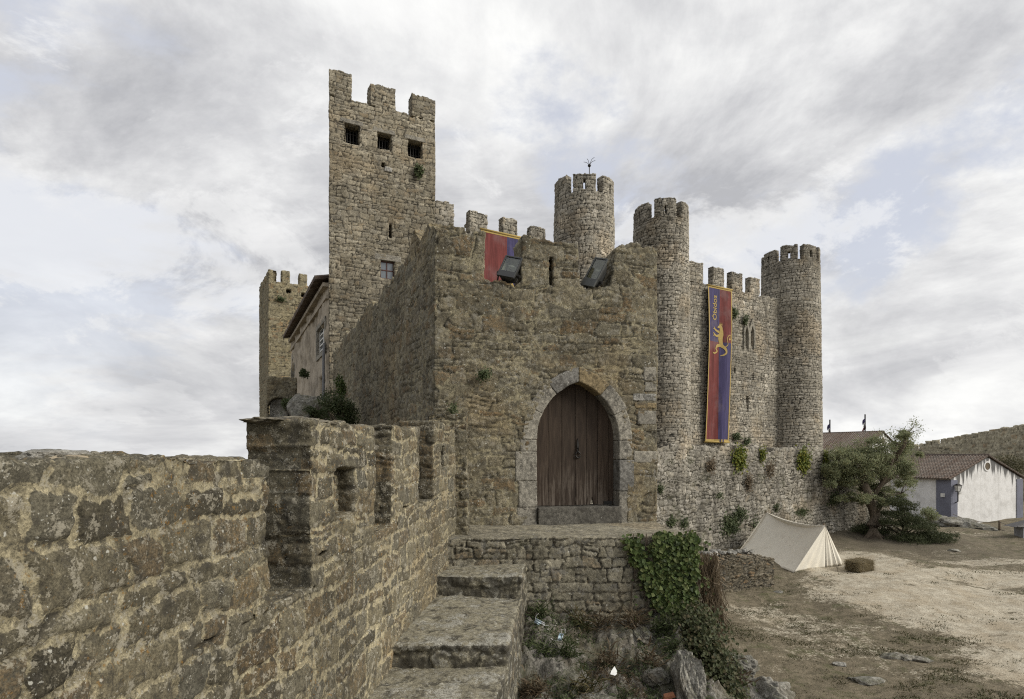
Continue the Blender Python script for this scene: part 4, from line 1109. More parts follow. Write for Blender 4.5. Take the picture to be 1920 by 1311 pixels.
def build_house():
    N = np.array([-6.72, 21.35]); D = np.array([-12.2 + .25, 31.8]) - N; L = np.linalg.norm(D); D /= L
    HWl = Wall(N + D * L, -D)        # from far end towards the keep, seen from the left side
    t = thing('rendered_house', 'old grey rendered house with a tiled eave between the keep and the sandy tower', 'house', (N[0], N[1], -1))
    inn = np.array([D[1], -D[0]]) * 1.0
    def wp(u, z, out=0.): return HWl.pt(u, z, out)
    ze = 6.45
    # wall with openings, as a grid with real reveals
    s = .07; v0 = -5.
    U, V = grid(0, L, v0, ze, s); mask = np.ones(U.shape, int)
    def hl(px0, px1, py0, py1, pointed=False):
        a = HWl.u(px0); b = HWl.u(px1); pm = (px0 + px1) / 2; z1 = HWl.uv(pm, py0)[1]; z0 = HWl.uv(pm, py1)[1]; c = (a + b) / 2; w = (b - a) / 2
        m = (U > a) & (U < b) & (V > z0) & (V < z1)
        if pointed: m &= V < z1 - np.abs(U - c) * .9
        mask[m] = 0; return a, b, z0, z1
    w1 = hl(596, 611, 612, 662); w2 = hl(547.5, 553, 672, 708, True); w3 = hl(600, 609, 706, 740)
    cfg = dict(h=.3, w=.5, g=.02, bev=.08, rel=.02, und=.08, grain=.02, gs=.3, warp=.4)
    masonry(mask, 0, v0, s, .35, 4, line_map(HWl.P, HWl.d), cfg, 871, {1: ('wall', M['plaster_grey'])}, t, smooth=2)
    for nm, q in (('window', w1),):
        a, b, z0, z1 = q
        g = MB(); th = .16
        for r in ((a - th, z0 - th, a, z1 + th), (b, z0 - th, b + th, z1 + th), (a, z1, b, z1 + th), (a, z0 - th, b, z0)):
            g.prism([(r[0], r[1]), (r[2], r[1]), (r[2], r[3]), (r[0], r[3])], lambda p: wp(p[0], p[1], .06), lambda p: wp(p[0], p[1], -.12))
        g.build('window_surround', M['arch_pale'], t)
        g = MB(); n = 5; f = .06
        xs = [a, (a + b) / 2, b]
        for x in xs: g.prism([(x - f / 2, z0), (x + f / 2, z0), (x + f / 2, z1), (x - f / 2, z1)], lambda p: wp(p[0], p[1], -.06), lambda p: wp(p[0], p[1], -.12))
        for k in range(n + 1):
            z = z0 + (z1 - z0) * k / n; g.prism([(a, z - .025), (b, z - .025), (b, z + .025), (a, z + .025)], lambda p: wp(p[0], p[1], -.065), lambda p: wp(p[0], p[1], -.115))
        wf = g.build('window_frame', M['frame_white'], t)
        g = MB(); g.prism([(a, z0), (b, z0), (b, z1), (a, z1)], lambda p: wp(p[0], p[1], -.09), lambda p: wp(p[0], p[1], -.10)); g.build('window_pane', M['pane'], wf)
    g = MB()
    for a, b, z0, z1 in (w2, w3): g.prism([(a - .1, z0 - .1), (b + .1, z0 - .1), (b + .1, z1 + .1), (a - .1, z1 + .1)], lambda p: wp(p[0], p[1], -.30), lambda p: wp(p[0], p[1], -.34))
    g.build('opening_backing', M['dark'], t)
    g = MB(); a, b, z0, z1 = w2; c = (a + b) / 2; w = (b - a) / 2
    for sg in (-1, 1): g.prism([(c + sg * w, z0), (c + sg * (w + .16), z0), (c + sg * (w + .16), z1 - .5), (c, z1 + .22), (c, z1), (c + sg * w, z1 - .45)], lambda p: wp(p[0], p[1], .05), lambda p: wp(p[0], p[1], -.15))
    g.build('window_surround', M['arch_pale'], t)
    # cornice mouldings under the eave
    g = MB()
    for z, o_ in ((ze - .12, .16), (ze - .55, .06)): g.prism([(0, z - .07), (L, z - .07), (L, z + .07), (0, z + .07)], lambda p: wp(p[0], p[1], o_), lambda p: wp(p[0], p[1], -.1))
    g.build('cornice', M['plaster_grey'], t)
    # tiled roof, flared at the eave
    prof = [(.42, ze + .04), (.05, ze + .12), (-.7, ze + .30), (-3.4, ze + .9)]
    n = int(L / .11); V_ = []; A_ = []; rr = random.Random(5)
    us = [L * i / n for i in range(n + 1)]
    for i, uu in enumerate(us):
        for o_, z in prof: V_.append(wp(uu, z + (.05 if i % 2 else -.02), o_)); A_.append([rr.random()] * 3)
    m = len(prof); F_ = [[i * m + k, (i + 1) * m + k, (i + 1) * m + k + 1, i * m + k + 1] for i in range(n) for k in range(m - 1)]
    o = mesh_obj('roof', np.array(V_), F_, M['tile'], t, False, np.array(A_)); sm = o.modifiers.new('solid', 'SOLIDIFY'); sm.thickness = .10; sm.offset = 1
    # drain pipe
    g = MB(); u1 = HWl.u(613); g.tube([wp(u1, 4.2, .1), wp(u1, 3.6, .12), wp(u1, 2.0, .12)], .05, 8); g.build('drain_pipe', M['copper'], t)
build_house()

# chimney behind the curtain wall
def build_chimney():
    u = (FA.u(913) + FA.u(937)) / 2; c = FA.pt(u, 9.0, -1.6); R = np.array([[FA.d[0], -FA.d[1], 0], [FA.d[1], FA.d[0], 0], [0, 0, 1]])
    t = thing('chimney', 'white chimney with a dark vent showing between two merlons', 'chimney', c)
    w = (FA.u(937) - FA.u(913)) * 1.1; zt = FA.uv(925, 408)[1] * 1.03
    g = MB(); g.box((c[0], c[1], (8 + zt - .62) / 2), (w, .7, zt - .62 - 8), R)
    for sg in (-1, 1): g.box(c + R @ np.array([sg * (w / 2 - .08), 0, 0]) + np.array([0, 0, zt - .36 - 9.0]), (.16, .7, .52), R)
    g.build('chimney_shaft', M['white'], t)
    g = MB(); g.box((c[0], c[1], zt - .04), (w * 1.12, .85, .12), R); g.build('chimney_cap', M['plaster_pale'], t)
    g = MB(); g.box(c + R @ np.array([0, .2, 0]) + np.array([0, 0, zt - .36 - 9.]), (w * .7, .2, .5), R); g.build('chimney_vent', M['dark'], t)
build_chimney()

# bartizan-like stone shelf low at the left
def build_shelf():
    t = thing('stone_turret', 'low dark stone turret with an arched niche at the foot of the sandy tower', 'turret', (-9.3, 23.6, 1.))
    A = at(500, 705, 23.2); Bp = at(557, 705, 23.6); Wl = Wall(A, (Bp - A)[:2]); s = .045
    L = Wl.u(557); zt = A[2]; v0 = zt - 2.6
    U, V = grid(0, L, v0, zt + .05, s); m = (V < zt + .03 * fbm(U / .2, U * 0, 3, 5)).astype(int)
    c = L * .40; m[(V < zt - .85) & (((U - c) / .42) ** 2 + ((V - (zt - 1.3)) / .46) ** 2 < 1)] = 0
    masonry(m, 0, v0, s, .8, 14, line_map(Wl.P, Wl.d), dict(TC, h=.15, w=.26), 881, {1: ('turret_wall', M['gate'])}, t)
    g = MB(); g.prism([(0.1, v0), (L - .1, v0), (L - .1, zt - .3), (.1, zt - .3)], lambda p: Wl.pt(p[0], p[1], -.3), lambda p: Wl.pt(p[0], p[1], -.7)); g.build('niche_back', M['rock'], t)
build_shelf()
boulder('bedrock_outcrop', 'bare grey bedrock swelling out below the rendered house', at(600, 790, 21.6), (.95, 1.1, 1.0), M['rockmoss'], 90, 'rock', sub=6, rough=.35)
boulder('bedrock_outcrop', 'pale bedrock lump under the small dark turret', at(536, 806, 22.4), (.6, .6, .75), M['rockmoss'], 93, 'rock', sub=6, rough=.35)
# ------------------------------------------------------------------ leaves
def leaves(name, P, size, mat, parent=None, normal=None, spread=1., aspect=.6, seed=1, down=0., org=None, fold=.25):
    r = np.random.default_rng(seed); n = len(P); P = np.asarray(P, float)
    N = r.normal(size=(n, 3))
    if normal is not None: N = np.asarray(normal, float) + spread * N * .6
    N /= np.linalg.norm(N, axis=1)[:, None]
    T = r.normal(size=(n, 3)); T[:, 2] -= down * 2
    T -= (T * N).sum(1)[:, None] * N; T /= np.linalg.norm(T, axis=1)[:, None] + 1e-9
    B = np.cross(N, T); s = size * r.uniform(.6, 1.35, n)[:, None]
    V = np.stack([P, P + T * s * .45 + B * s * .5 * aspect + N * s * fold * .5, P + T * s, P + T * s * .45 - B * s * .5 * aspect + N * s * fold * .5], 1).reshape(-1, 3)
    b = np.arange(n) * 4
    Q = np.concatenate([np.stack([b, b + 1, b + 2], 1), np.stack([b, b + 2, b + 3], 1)])
    c = np.repeat(np.clip(r.random(n), 0, 1), 4)
    return mesh_obj(name, V, Q, mat, parent, False, np.stack([c, c, c], 1), attrname='leaf', org=org)
def blob_pts(c, rad, n, seed, lumps=9, shell=.55):
    """points through an uneven, gappy crown made of many sub-clumps"""
    r = np.random.default_rng(seed); c = np.array(c, float); rad = np.array(rad, float)
    C = r.normal(size=(lumps, 3)); C /= np.linalg.norm(C, axis=1)[:, None]; C *= r.uniform(.25, .8, lumps)[:, None]
    R = r.uniform(.22, .48, lumps); w = R ** 2; k = r.choice(lumps, n, p=w / w.sum())
    d = r.normal(size=(n, 3)); d /= np.linalg.norm(d, axis=1)[:, None]
    return c + (C[k] + d * (R[k] * r.uniform(shell, 1.05, n) )[:, None]) * rad
def shrub(label, c, rad, n, size, mat='shrub', seed=1, cat='shrub', name='shrub', group=None, lumps=9, stems=6):
    c = np.array(c, float); t = thing(name, label, cat, (c[0], c[1], c[2] - rad[2] * .9), group)
    P = blob_pts(c, rad, n, seed, lumps); leaves('foliage', P, size, M[mat], t, seed=seed)
    r = random.Random(seed); g = MB()
    for _ in range(stems):
        q = P[r.randrange(n)]; b = c + np.array([r.uniform(-.2, .2) * rad[0], r.uniform(-.2, .2) * rad[1], -rad[2] * .95])
        m = (b + q) / 2 + np.array([0, 0, .1 * rad[2]]); g.tube([b, m, q], [.03 * rad[2] + .004, .02 * rad[2] + .003, .003], 5)
    g.build('stem', M['bark'], t)
    return t
def tuft(label, c, r_, h, n, mat, seed, cat='plant', name='wall_plant', group=None, droop=.3, nrm=(0, -1, 0), w=.02):
    """stems of a weed growing out of a joint: one mesh of thin bent blades"""
    r = np.random.default_rng(seed); c = np.array(c, float); nrm = np.array(nrm, float)
    V = []; Fs = []; A = []
    for i in range(n):
        b = c + r.normal(size=3) * np.array([r_, r_ * .4, r_]) * .4
        d = nrm * r.uniform(.2, .9) + np.array([r.normal() * .7, r.normal() * .3, r.uniform(.2, 1.1)]); d /= np.linalg.norm(d)
        L = h * r.uniform(.4, 1.1); sd = np.cross(d, r.normal(size=3)); sd /= np.linalg.norm(sd) + 1e-6; sd *= w * r.uniform(.5, 1.2)
        p1 = b + d * L * .55; p2 = b + d * L - np.array([0, 0, droop * L * r.random()]); q = len(V); a = r.random()
        V += [b - sd * .6, b + sd * .6, p1 + sd, p1 - sd, p2]; A += [a] * 5
        Fs += [[q, q + 1, q + 2, q + 3], [q + 3, q + 2, q + 4]]
    A = np.array(A)
    o = mesh_obj(name, np.array(V), Fs, M[mat], None, False, np.stack([A] * 3, 1), attrname='leaf', org=c)
    return tag(o, label, cat, group)

# ------------------------------------------------------------------ floodlights on the gatehouse sills
def floodlight(label, c, right, up, w, h, dp):
    r_ = np.array(right, float); r_ /= np.linalg.norm(r_); u_ = np.array(up, float); u_ -= u_.dot(r_) * r_; u_ /= np.linalg.norm(u_)
    n_ = np.cross(r_, u_); c = np.array(c, float)             # n_ points out of the glass (towards the viewer)
    t = thing('floodlight', label, 'floodlight', c, 'floodlights on the gatehouse')
    L = lambda x, y, z: c + r_ * x + u_ * y + n_ * z
    g = MB(); prof = []
    # bulging housing: front rim -> waist -> rounded back
    rings = [(1., 1., 0.), (1.03, 1.02, -.02), (.96, .97, -.06), (.80, .86, -dp * .6), (.52, .6, -dp * .95), (.3, .36, -dp)]
    m = 16; V = []; Fs = []
    for sx, sy, z in rings:
        for k in range(m):
            a = 2 * math.pi * k / m + math.pi / m; q = 5.
            ca, sa = math.cos(a), math.sin(a); rr = (abs(ca) ** q + abs(sa) ** q) ** (-1 / q)
            V.append(L(ca * rr * w / 2 * sx, sa * rr * h / 2 * sy + (-.03 if z < -.1 else 0), z))
    for i in range(len(rings) - 1):
        for k in range(m): Fs.append([i * m + k, i * m + (k + 1) % m, (i + 1) * m + (k + 1) % m, (i + 1) * m + k])
    Fs.append([(len(rings) - 1) * m + k for k in range(m)])
    g.add(V, Fs); g.build('housing', M['lampbody'], t, smooth=True, org=c)
    # frame: rim and lower gear cover
    g = MB(); rim = .028; gy = -h / 2 + h * .27
    def bar(x0, x1, y0, y1, z0=-.012, z1=.022): g.prism([(x0, y0), (x1, y0), (x1, y1), (x0, y1)], lambda p: L(p[0], p[1], z1), lambda p: L(p[0], p[1], z0))
    bar(-w / 2, -w / 2 + rim, gy, h / 2); bar(w / 2 - rim, w / 2, gy, h / 2); bar(-w / 2 + rim, w / 2 - rim, h / 2 - rim, h / 2); bar(-w / 2, w / 2, -h / 2, gy, -.012, .03)
    g.build('front_frame', M['lampgrey' if w < .3 else 'lampbody'], t, bevel=.006, org=c)
    g = MB(); g.prism([(-w / 2 + rim, gy), (w / 2 - rim, gy), (w / 2 - rim, h / 2 - rim), (-w / 2 + rim, h / 2 - rim)], lambda p: L(p[0], p[1], .008), lambda p: L(p[0], p[1], .003)); g.build('glass', M['lampglass'], t, org=c)
    g = MB(); x0, x1, y0, y1 = -w / 2 + rim, w / 2 - rim, gy, h / 2 - rim; z = -.02; zb = -dp * .45
    A = [L(x0, y0, z), L(x1, y0, z), L(x1, y1, z), L(x0, y1, z)]; Bq = [L(x0 * .6, y0 * .5 + .03, zb), L(x1 * .6, y0 * .5 + .03, zb), L(x1 * .6, y1 * .6, zb), L(x0 * .6, y1 * .6, zb)]
    g.add(A + Bq, [(0, 1, 5, 4), (1, 2, 6, 5), (2, 3, 7, 6), (3, 0, 4, 7), (4, 5, 6, 7)]); rf = g.build('reflector', M['reflector'], t, org=c)
    g = MB(); g.tube([L(-w * .18, (gy + h / 2) / 2, zb + .05), L(w * .18, (gy + h / 2) / 2, zb + .05)], .022, 8); g.build('bulb', M['paperwhite'], t, smooth=True, org=c)
    g = MB(); zs = c[2] - .27
    for sg in (-1, 1):
        p = L(sg * (w / 2 + .025), -h * .22, -dp * .35); foot = L(sg * (w / 2 + .02), -h * .5, -dp * .5); foot[2] = zs
        g.tube([p + n_ * .015, p, foot], .014, 6)
        g.tube([p - r_ * .03, p + r_ * .03], .03, 8)
        if sg > 0: g.tube([last, foot], .014, 6)
        last = foot
    g.build('bracket', M['iron'], t, org=c)
_l = GF.pt(GF.u(953), 0, -.02)[1]
floodlight('square black floodlight on the left battlement gap, before the red banner', at(956, 501, _l), (.95, -.28, -.27), (.28, .35, .9), .325, .46, .24)
_l = GF.pt(GF.u(1112), 0, -.02)[1]
floodlight('narrow grey floodlight turned to the right on the right battlement gap', at(1115, 511, _l), (.74, -.60, -.32), (.44, .12, .90), .29, .60, .26)

# ------------------------------------------------------------------ banners
def lion(parent, pt, c, w, h):
    """a gold rampant lion with a crown, as thin appliqué"""
    S = lambda x, z: (c[0] + x * w, c[1] + z * h)
    g = MB()
    def rib(pts, wd, o_=0.012):
        pts = [np.array(p, float) for p in pts]
        # smooth the polyline
        q = []; n = len(pts)
        for i in range(n - 1):
            p0 = pts[max(i - 1, 0)]; p1 = pts[i]; p2 = pts[i + 1]; p3 = pts[min(i + 2, n - 1)]
            for k in range(5):
                tt = k / 5; q.append(.5 * ((2 * p1) + (-p0 + p2) * tt + (2 * p0 - 5 * p1 + 4 * p2 - p3) * tt ** 2 + (-p0 + 3 * p1 - 3 * p2 + p3) * tt ** 3))
        q.append(pts[-1]); wq = .64 * np.interp(np.linspace(0, len(wd) - 1, len(q)), range(len(wd)), wd)
        Lf, Rt = [], []
        for i, p in enumerate(q):
            tg = q[min(i + 1, len(q) - 1)] - q[max(i - 1, 0)]; tg = tg / (np.linalg.norm(tg) + 1e-9); nn = np.array([-tg[1], tg[0]]) * wq[i] / 2
            Lf.append(p + nn); Rt.append(p - nn)
        P = Lf + Rt[::-1]; m = len(q); V = [pt(*S(*p), o_) for p in Lf] + [pt(*S(*p), o_) for p in Rt]
        g.add(V, [[i, i + 1, m + i + 1, m + i] for i in range(m - 1)])
    rib([(.13, .80), (.10, .62), (.06, .42), (.10, .22), (.16, .06)], [.20, .36, .36, .26, .20])            # trunk
    rib([(.10, .72), (.08, .92), (-.02, .93), (-.12, .88)], [.26, .24, .18, .06], .016)                        # neck, head, muzzle
    rib([(.0, .70), (-.18, .74), (-.34, .80), (-.38, .90)], [.17, .13, .12, .03], .014); rib([(-.30, .80), (-.46, .80)], [.10, .02], .015)
    rib([(.0, .56), (-.2, .52), (-.36, .58), (-.44, .66)], [.17, .13, .12, .03], .014); rib([(-.32, .56), (-.46, .50)], [.10, .02], .015)
    rib([(.12, .14), (-.12, .10), (-.22, -.04), (-.12, -.14), (-.34, -.24), (-.46, -.20)], [.22, .20, .12, .10, .10, .03], .014)   # front hind leg
    rib([(.16, .10), (.30, -.02), (.34, -.18), (.22, -.28), (.06, -.32)], [.22, .18, .12, .11, .03], .014)   # rear hind leg
    rib([(.22, .02), (.42, .18), (.38, .40), (.46, .56), (.62, .60), (.62, .44), (.50, .40), (.56, .50)], [.06, .05, .05, .05, .05, .06, .09, .03], .014)  # tail
    for x in (.0, .06, .12): rib([(x + .02, 1.02), (x + .02, 1.12)], [.05, .015], .018)
    rib([(-.01, 1.02), (.17, 1.02)], [.05, .05], .018)
    return g.build('lion_emblem', M['gold'], parent)
def text_mesh(parent, body, pt, c, size):
    cu = bpy.data.curves.new('lettering', 'FONT'); cu.body = body; cu.size = 1.; cu.resolution_u = 3; cu.align_x = 'CENTER'; cu.offset = .012
    ob = bpy.data.objects.new('lettering', cu); COL.objects.link(ob)
    bpy.context.view_layer.update()
    me = bpy.data.meshes.new_from_object(ob.evaluated_get(bpy.context.evaluated_depsgraph_get()))
    V = [pt(c[0] - v.co.y * size + .35 * size, c[1] + v.co.x * size, .012) for v in me.vertices]; Fs = [list(p.vertices) for p in me.polygons]
    bpy.data.objects.remove(ob); bpy.data.curves.remove(cu)
    return mesh_obj('lettering', np.array(V), Fs, M['gold'], parent, False)
def banner(label, ua, ub, ztop, zbot, swapped, outw, sway, seed, group='tall banners hanging on the castle'):
    w = ub - ua; c0 = FA.pt((ua + ub) / 2, ztop, outw)
    t = thing('hanging_banner', label, 'banner', c0, group)
    def pt(x, z, o_=0.):   # x across from the left edge in metres
        k = (ztop - z) / (ztop - zbot)
        rip = .075 * math.sin(x / w * 7.5 + k * 2 + seed) * min(1, k * 3) + .03 * math.sin(x / w * 14 + 1.3 + k * 3 + seed) * min(1, k * 2)
        return FA.pt(ua + x + sway * k, z, outw + rip + o_ + .25 * k * (1 - k))
    nx, nz = 26, 90; xs = [w * i / nx for i in range(nx + 1)]; zs = [ztop + (zbot - ztop) * j / nz for j in range(nz + 1)]
    V = [pt(x, z) for z in zs for x in xs]; Fs = []; mi = []
    zm = ztop + (zbot - ztop) * .36
    for j in range(nz):
        for i in range(nx):
            Fs.append([j * (nx + 1) + i, (j + 1) * (nx + 1) + i, (j + 1) * (nx + 1) + i + 1, j * (nx + 1) + i + 1])
            left = i < nx / 2; up = (zs[j] + zs[j + 1]) / 2 > zm
            mi.append(1 if (left == up) != swapped else 0)
    mesh_obj('banner_cloth', np.array(V), Fs, None, t, True, mats=[M['red'], M['purple']], midx=mi)
    # gold border, sewn on
    g = MB(); b = .075
    def strip(x0, x1, z0, z1, n, o_=.008):
        for k in range(n):
            za, zb = z0 + (z1 - z0) * k / n, z0 + (z1 - z0) * (k + 1) / n
            m = 8 if x1 - x0 > .5 else 1
            for q in range(m):
                xa, xb = x0 + (x1 - x0) * q / m, x0 + (x1 - x0) * (q + 1) / m
                g.add([pt(xa, za, o_), pt(xb, za, o_), pt(xb, zb, o_), pt(xa, zb, o_)], [(0, 1, 2, 3)])
    strip(0, b, ztop, zbot, 60); strip(w - b, w, ztop, zbot, 60); strip(b, w - b, ztop, ztop - b * 1.4, 1, .008); strip(b, w - b, zbot + b * 1.8, zbot, 1, .008)
    g.build('gold_border', M['gold'], t, smooth=True)
    g = MB()
    for z in (ztop, zbot): g.tube([pt(-.05, z), pt(w / 2, z), pt(w + .05, z)], .045, 8)
    g.build('banner_rod', M['gold'], t, smooth=True)
    H = ztop - zbot
    text_mesh(t, 'Óbidos', pt, (w * (.27 if not swapped else .77), ztop - H * .138), .44)
    lion(t, pt, (w * .50, ztop - H * .395), w * .64, H * .150)
    return t
ua, ub = FA.u(1321), FA.u(1365.5)
banner('full length purple and red banner with a gold lion, hanging beside the corner tower', ua, ub, FA.uv(1343, 541)[1], FA.uv(1336, 829)[1], False, .22, -.18, 1.)
ua1, ub1 = FA.u(898), FA.u(992)
banner('red and purple banner partly hidden behind the left floodlight and gatehouse battlement', ua1, ub1, FA.uv(938, 441)[1], FA.uv(938, 441)[1] - 8., True, .2, 0, 2.)

# lightning rod on the first tower
_z = 12.33; _c = np.array([C1[0] + .1, C1[1] - R1 + .25])
t_ = thing('lightning_rod', 'thin metal rod with a ball and bent spikes on top of the left round tower', 'lightning rod', (_c[0], _c[1], _z - .1))
g = MB(); g.tube([(_c[0], _c[1], _z - .1), (_c[0], _c[1], _z + .36)], .02, 6); g.build('rod', M['iron'], t_)
g = MB(); g.tube([(_c[0], _c[1], _z + .27), (_c[0], _c[1], _z + .32), (_c[0], _c[1], _z + .37), (_c[0], _c[1], _z + .42)], [.02, .07, .07, .02], 8); g.build('ball', M['iron'], t_, smooth=True)
g = MB()
for dx, dz in ((-.24, .16), (.22, .36), (.26, .22), (-.1, .3)):
    g.tube([(_c[0], _c[1], _z + .38), (_c[0] + dx * .5, _c[1] + .02, _z + .38 + dz * .7), (_c[0] + dx, _c[1] + .03, _z + .36 + dz)], .010, 5)
g.build('spikes', M['iron'], t_)

# ------------------------------------------------------------------ tent, bale, low wall
def G(px, py, Y, dz=0.): p = at(px, py, Y); return np.array([p[0], p[1], float(zland(p[0], p[1])) + dz])
def build_tent():
    z0 = lambda p: float(zground(p[0], p[1]))
    FP = at(1547, 985, 25.0); BP = at(1437, 960, 28.7); 
    FLb = at(1488, 1067, 24.4); FRb = at(1582, 1056, 25.5); BLb = FLb + np.array([-.35, 4.9, 0]); BLb = at(1384, 1022, 27.9); BRb = FRb + (BP - FP) * 1.02
    for p in (FLb, FRb, BLb, BRb): p[2] = z0(p) + .03
    t = thing('canvas_tent', 'cream canvas ridge tent standing open on the dry ground', 'tent', ((FP[0] + BP[0]) / 2, (FP[1] + BP[1]) / 2, FLb[2]))
    def sheet(A, Bq, C, D, sag, n=26, m=22, wr=.012, sd=1, flare=.0):
        """A-B ridge edge, D-C foot edge"""
        V = []; nn = np.cross(Bq - A, D - A); nn /= np.linalg.norm(nn)
        if nn[2] < 0: nn = -nn
        for j in range(m + 1):
            for i in range(n + 1):
                a, b = i / n, j / m
                p = (A * (1 - a) + Bq * a) * (1 - b) + (D * (1 - a) + C * a) * b
                s_ = sag * (4 * b * (1 - b)) * (.6 + .4 * math.sin(a * math.pi)) + .9 * sag * (1 - b) * 4 * a * (1 - a) * .8
                p = p - nn * s_ + nn * wr * math.sin(a * 23 + b * 6 + sd) * b + np.array([0, 0, -.10 * 4 * a * (1 - a) * (1 - b)])
                V.append(p)
        W = n + 1
        return V, [[j * W + i, j * W + i + 1, (j + 1) * W + i + 1, (j + 1) * W + i] for j in range(m) for i in range(n)]
    g = MB(); g.add(*sheet(BP, FP, FLb, BLb, .16, sd=1)); g.add(*sheet(FP, BP, BRb, FRb, .16, sd=4))
    o = g.build('tent_roof', M['canvas'], t, smooth=True); s = o.modifiers.new('solid', 'SOLIDIFY'); s.thickness = .02
    # two front flaps, drawn together with a slit between them
    mid = (FLb * .36 + FRb * .64); mid[2] = z0(mid) + .02
    def flap(P, a, b, folds, sd, bulge):
        V = []; n, m = 24, 22; out = np.array([.35, -.94, 0])
        for j in range(m + 1):
            for i in range(n + 1):
                x, y = i / n, j / m
                q = P * (1 - y) + (a * (1 - x) + b * x) * y
                V.append(q + out * (folds * math.sin(x * 21 + sd + y) * y * (.35 + .65 * y) + bulge * y * math.sin(x * math.pi) * (1.2 - y)))
        W = n + 1; return V, [[j * W + i, j * W + i + 1, (j + 1) * W + i + 1, (j + 1) * W + i] for j in range(m) for i in range(n)]
    P = FP + np.array([.0, -.02, -.02]); ml = mid + np.array([-.05, -.02, 0]); mr = mid + np.array([.05, .05, 0])
    for a, b, sd in ((FLb, ml, 0.), (mr, FRb, 2.)):
        g = MB(); g.add(*flap(P, a, b, .028, sd, .05)); o = g.build('tent_flap', M['canvas'], t, smooth=True); s = o.modifiers.new('solid', 'SOLIDIFY'); s.thickness = .018
    g = MB(); g.tube([mid + np.array([0, .12, -.02]), FP + np.array([0, .1, .07])], .035, 8); mb = (BLb + BRb) / 2; g.tube([mb, BP + np.array([0, 0, .04])], .035, 8); g.build('tent_pole', M['pole'], t, smooth=True)
    g = MB(); g.add(*sheet(BP, BP + .001, BRb, BLb, 0, n=8, m=8)); g.build('tent_back', M['canvas'], t, smooth=True)
    # guy rope to a peg, iron stake
    pg = at(1572, 1072, 24.4); pg[2] = z0(pg) + .02
    g = MB(); g.tube([FP + np.array([0, 0, .03]), pg], .010, 5); g.tube([pg + np.array([-.05, 0, .2]), pg - np.array([0, 0, .1])], .018, 6); g.build('guy_rope', M['rope'], t)
build_tent()

def build_bale():
    c = G(1611, 1066, 24.6); t = thing('hay_bale', 'compact hay bale lying on the pale ground beside the tent', 'hay bale', c)
    a = math.radians(28); R = np.array([[math.cos(a), -math.sin(a), 0], [math.sin(a), math.cos(a), 0], [0, 0, 1]]); sz = np.array([1.02, .62, .42])
    r = np.random.default_rng(4); V = []; Q = []
    bm = bmesh.new(); bmesh.ops.create_cube(bm, size=1); bmesh.ops.subdivide_edges(bm, edges=bm.edges, cuts=22, use_grid_fill=True)
    P = np.array([v.co[:] for v in bm.verts]); Fq = [[v.index for v in f.verts] for f in bm.faces]; bm.free()
    k = np.maximum(np.abs(P).max(1), 1e-6); P = P * (1 - .10 * (np.sort(np.abs(P), 1)[:, 1] / .5) ** 6)[:, None]
    P = P * sz; P = P * (1 + .05 * fbm(P[:, 0] * 5 + P[:, 2] * 3, P[:, 1] * 5 - P[:, 2] * 4, 4, 2))[:, None]
    A = np.clip(.4 + .4 * fbm(P[:, 0] * 3 + P[:, 1] * 9, P[:, 2] * 22, 3, 5), 0, 1)
    W = c + np.array([0, 0, .23]) + P @ R.T
    mesh_obj('bale_body', W, Fq, M['straw'], t, True, np.stack([A] * 3, 1), attrname='leaf')
    n = 7500; f = r.integers(0, len(W), n); b = W[f] + r.normal(size=(n, 3)) * .012
    d = r.normal(size=(n, 3)); d[:, 2] *= .5; d += .5 * (W[f] - c - np.array([0, 0, .2])) ; d /= np.linalg.norm(d, axis=1)[:, None]
    sd = np.cross(d, r.normal(size=(n, 3))); sd /= np.linalg.norm(sd, axis=1)[:, None]
    L = r.uniform(.05, .20, n)[:, None]; V = np.stack([b - sd * .006, b + sd * .006, b + d * L], 1).reshape(-1, 3); q = np.arange(n) * 3
    ca = np.repeat(r.random(n), 3)
    mesh_obj('loose_straw', V, np.stack([q, q + 1, q + 2], 1), M['straw'], t, False, np.stack([ca] * 3, 1), attrname='leaf')
    g = MB()
    for x in (-.24, .24):
        ring = [c + np.array([0, 0, .23]) + R @ np.array([x, y, z]) for y, z in ((-.312, -.2), (-.312, .2), (-.28, .245), (.28, .245), (.312, .2))]
        g.tube(ring, .008, 5)
    g.build('baling_twine', M['rope'], t)
build_bale()

def build_low_wall():
    A = at(1328, 1090, 21.6); Bp = at(1455, 1086, 22.6); Wl = Wall(A, (Bp - A)[:2]); L = Wl.u(1455)
    t = thing('low_stone_wall', 'low thick rubble wall with loose pale stones on top, before the tent', 'wall', ((A[0] + Bp[0]) / 2, A[1], -4.9))
    s = .035; v0 = -5.3; zt = at(1400, 1048, 22.)[2]
    U, V = grid(0, L, v0, zt + .2, s); m = ((V < zt + .04 * fbm(U / .3, U * 0, 3, 3) - .10 * sst(L - .5, L, U)) & (U < L - .12 * np.abs(fbm(V / .2, V * 0, 3, 8)))).astype(int)
    masonry(m, 0, v0, s, 1.15, 28, line_map(Wl.P, Wl.d), dict(TC, h=.12, w=.19, g=.03, rel=.06, bev=.035, warp=.5), 911, {1: ('wall', M['lowwall'])}, t)
    r = random.Random(3); n_ = np.array([-Wl.d[1], Wl.d[0]])
    for i in range(34):
        uu = r.uniform(.1, L - .25) if i > 12 else r.uniform(.1, L * .6); dd = r.uniform(.78, 1.25) if uu < L - .9 else r.uniform(.55, 1.0)
        p = Wl.P + Wl.d * uu + n_ * dd; sz = r.uniform(.07, .15)
        boulder('rubble_stone', 'loose pale stone lying on top of the low wall before the tent', (p[0], p[1], zt + .04 + r.uniform(0, .09)), (sz, sz, sz * .62), M['rubble'], 300 + i, 'stone', 'loose stones on the low wall', sub=3)
build_low_wall()

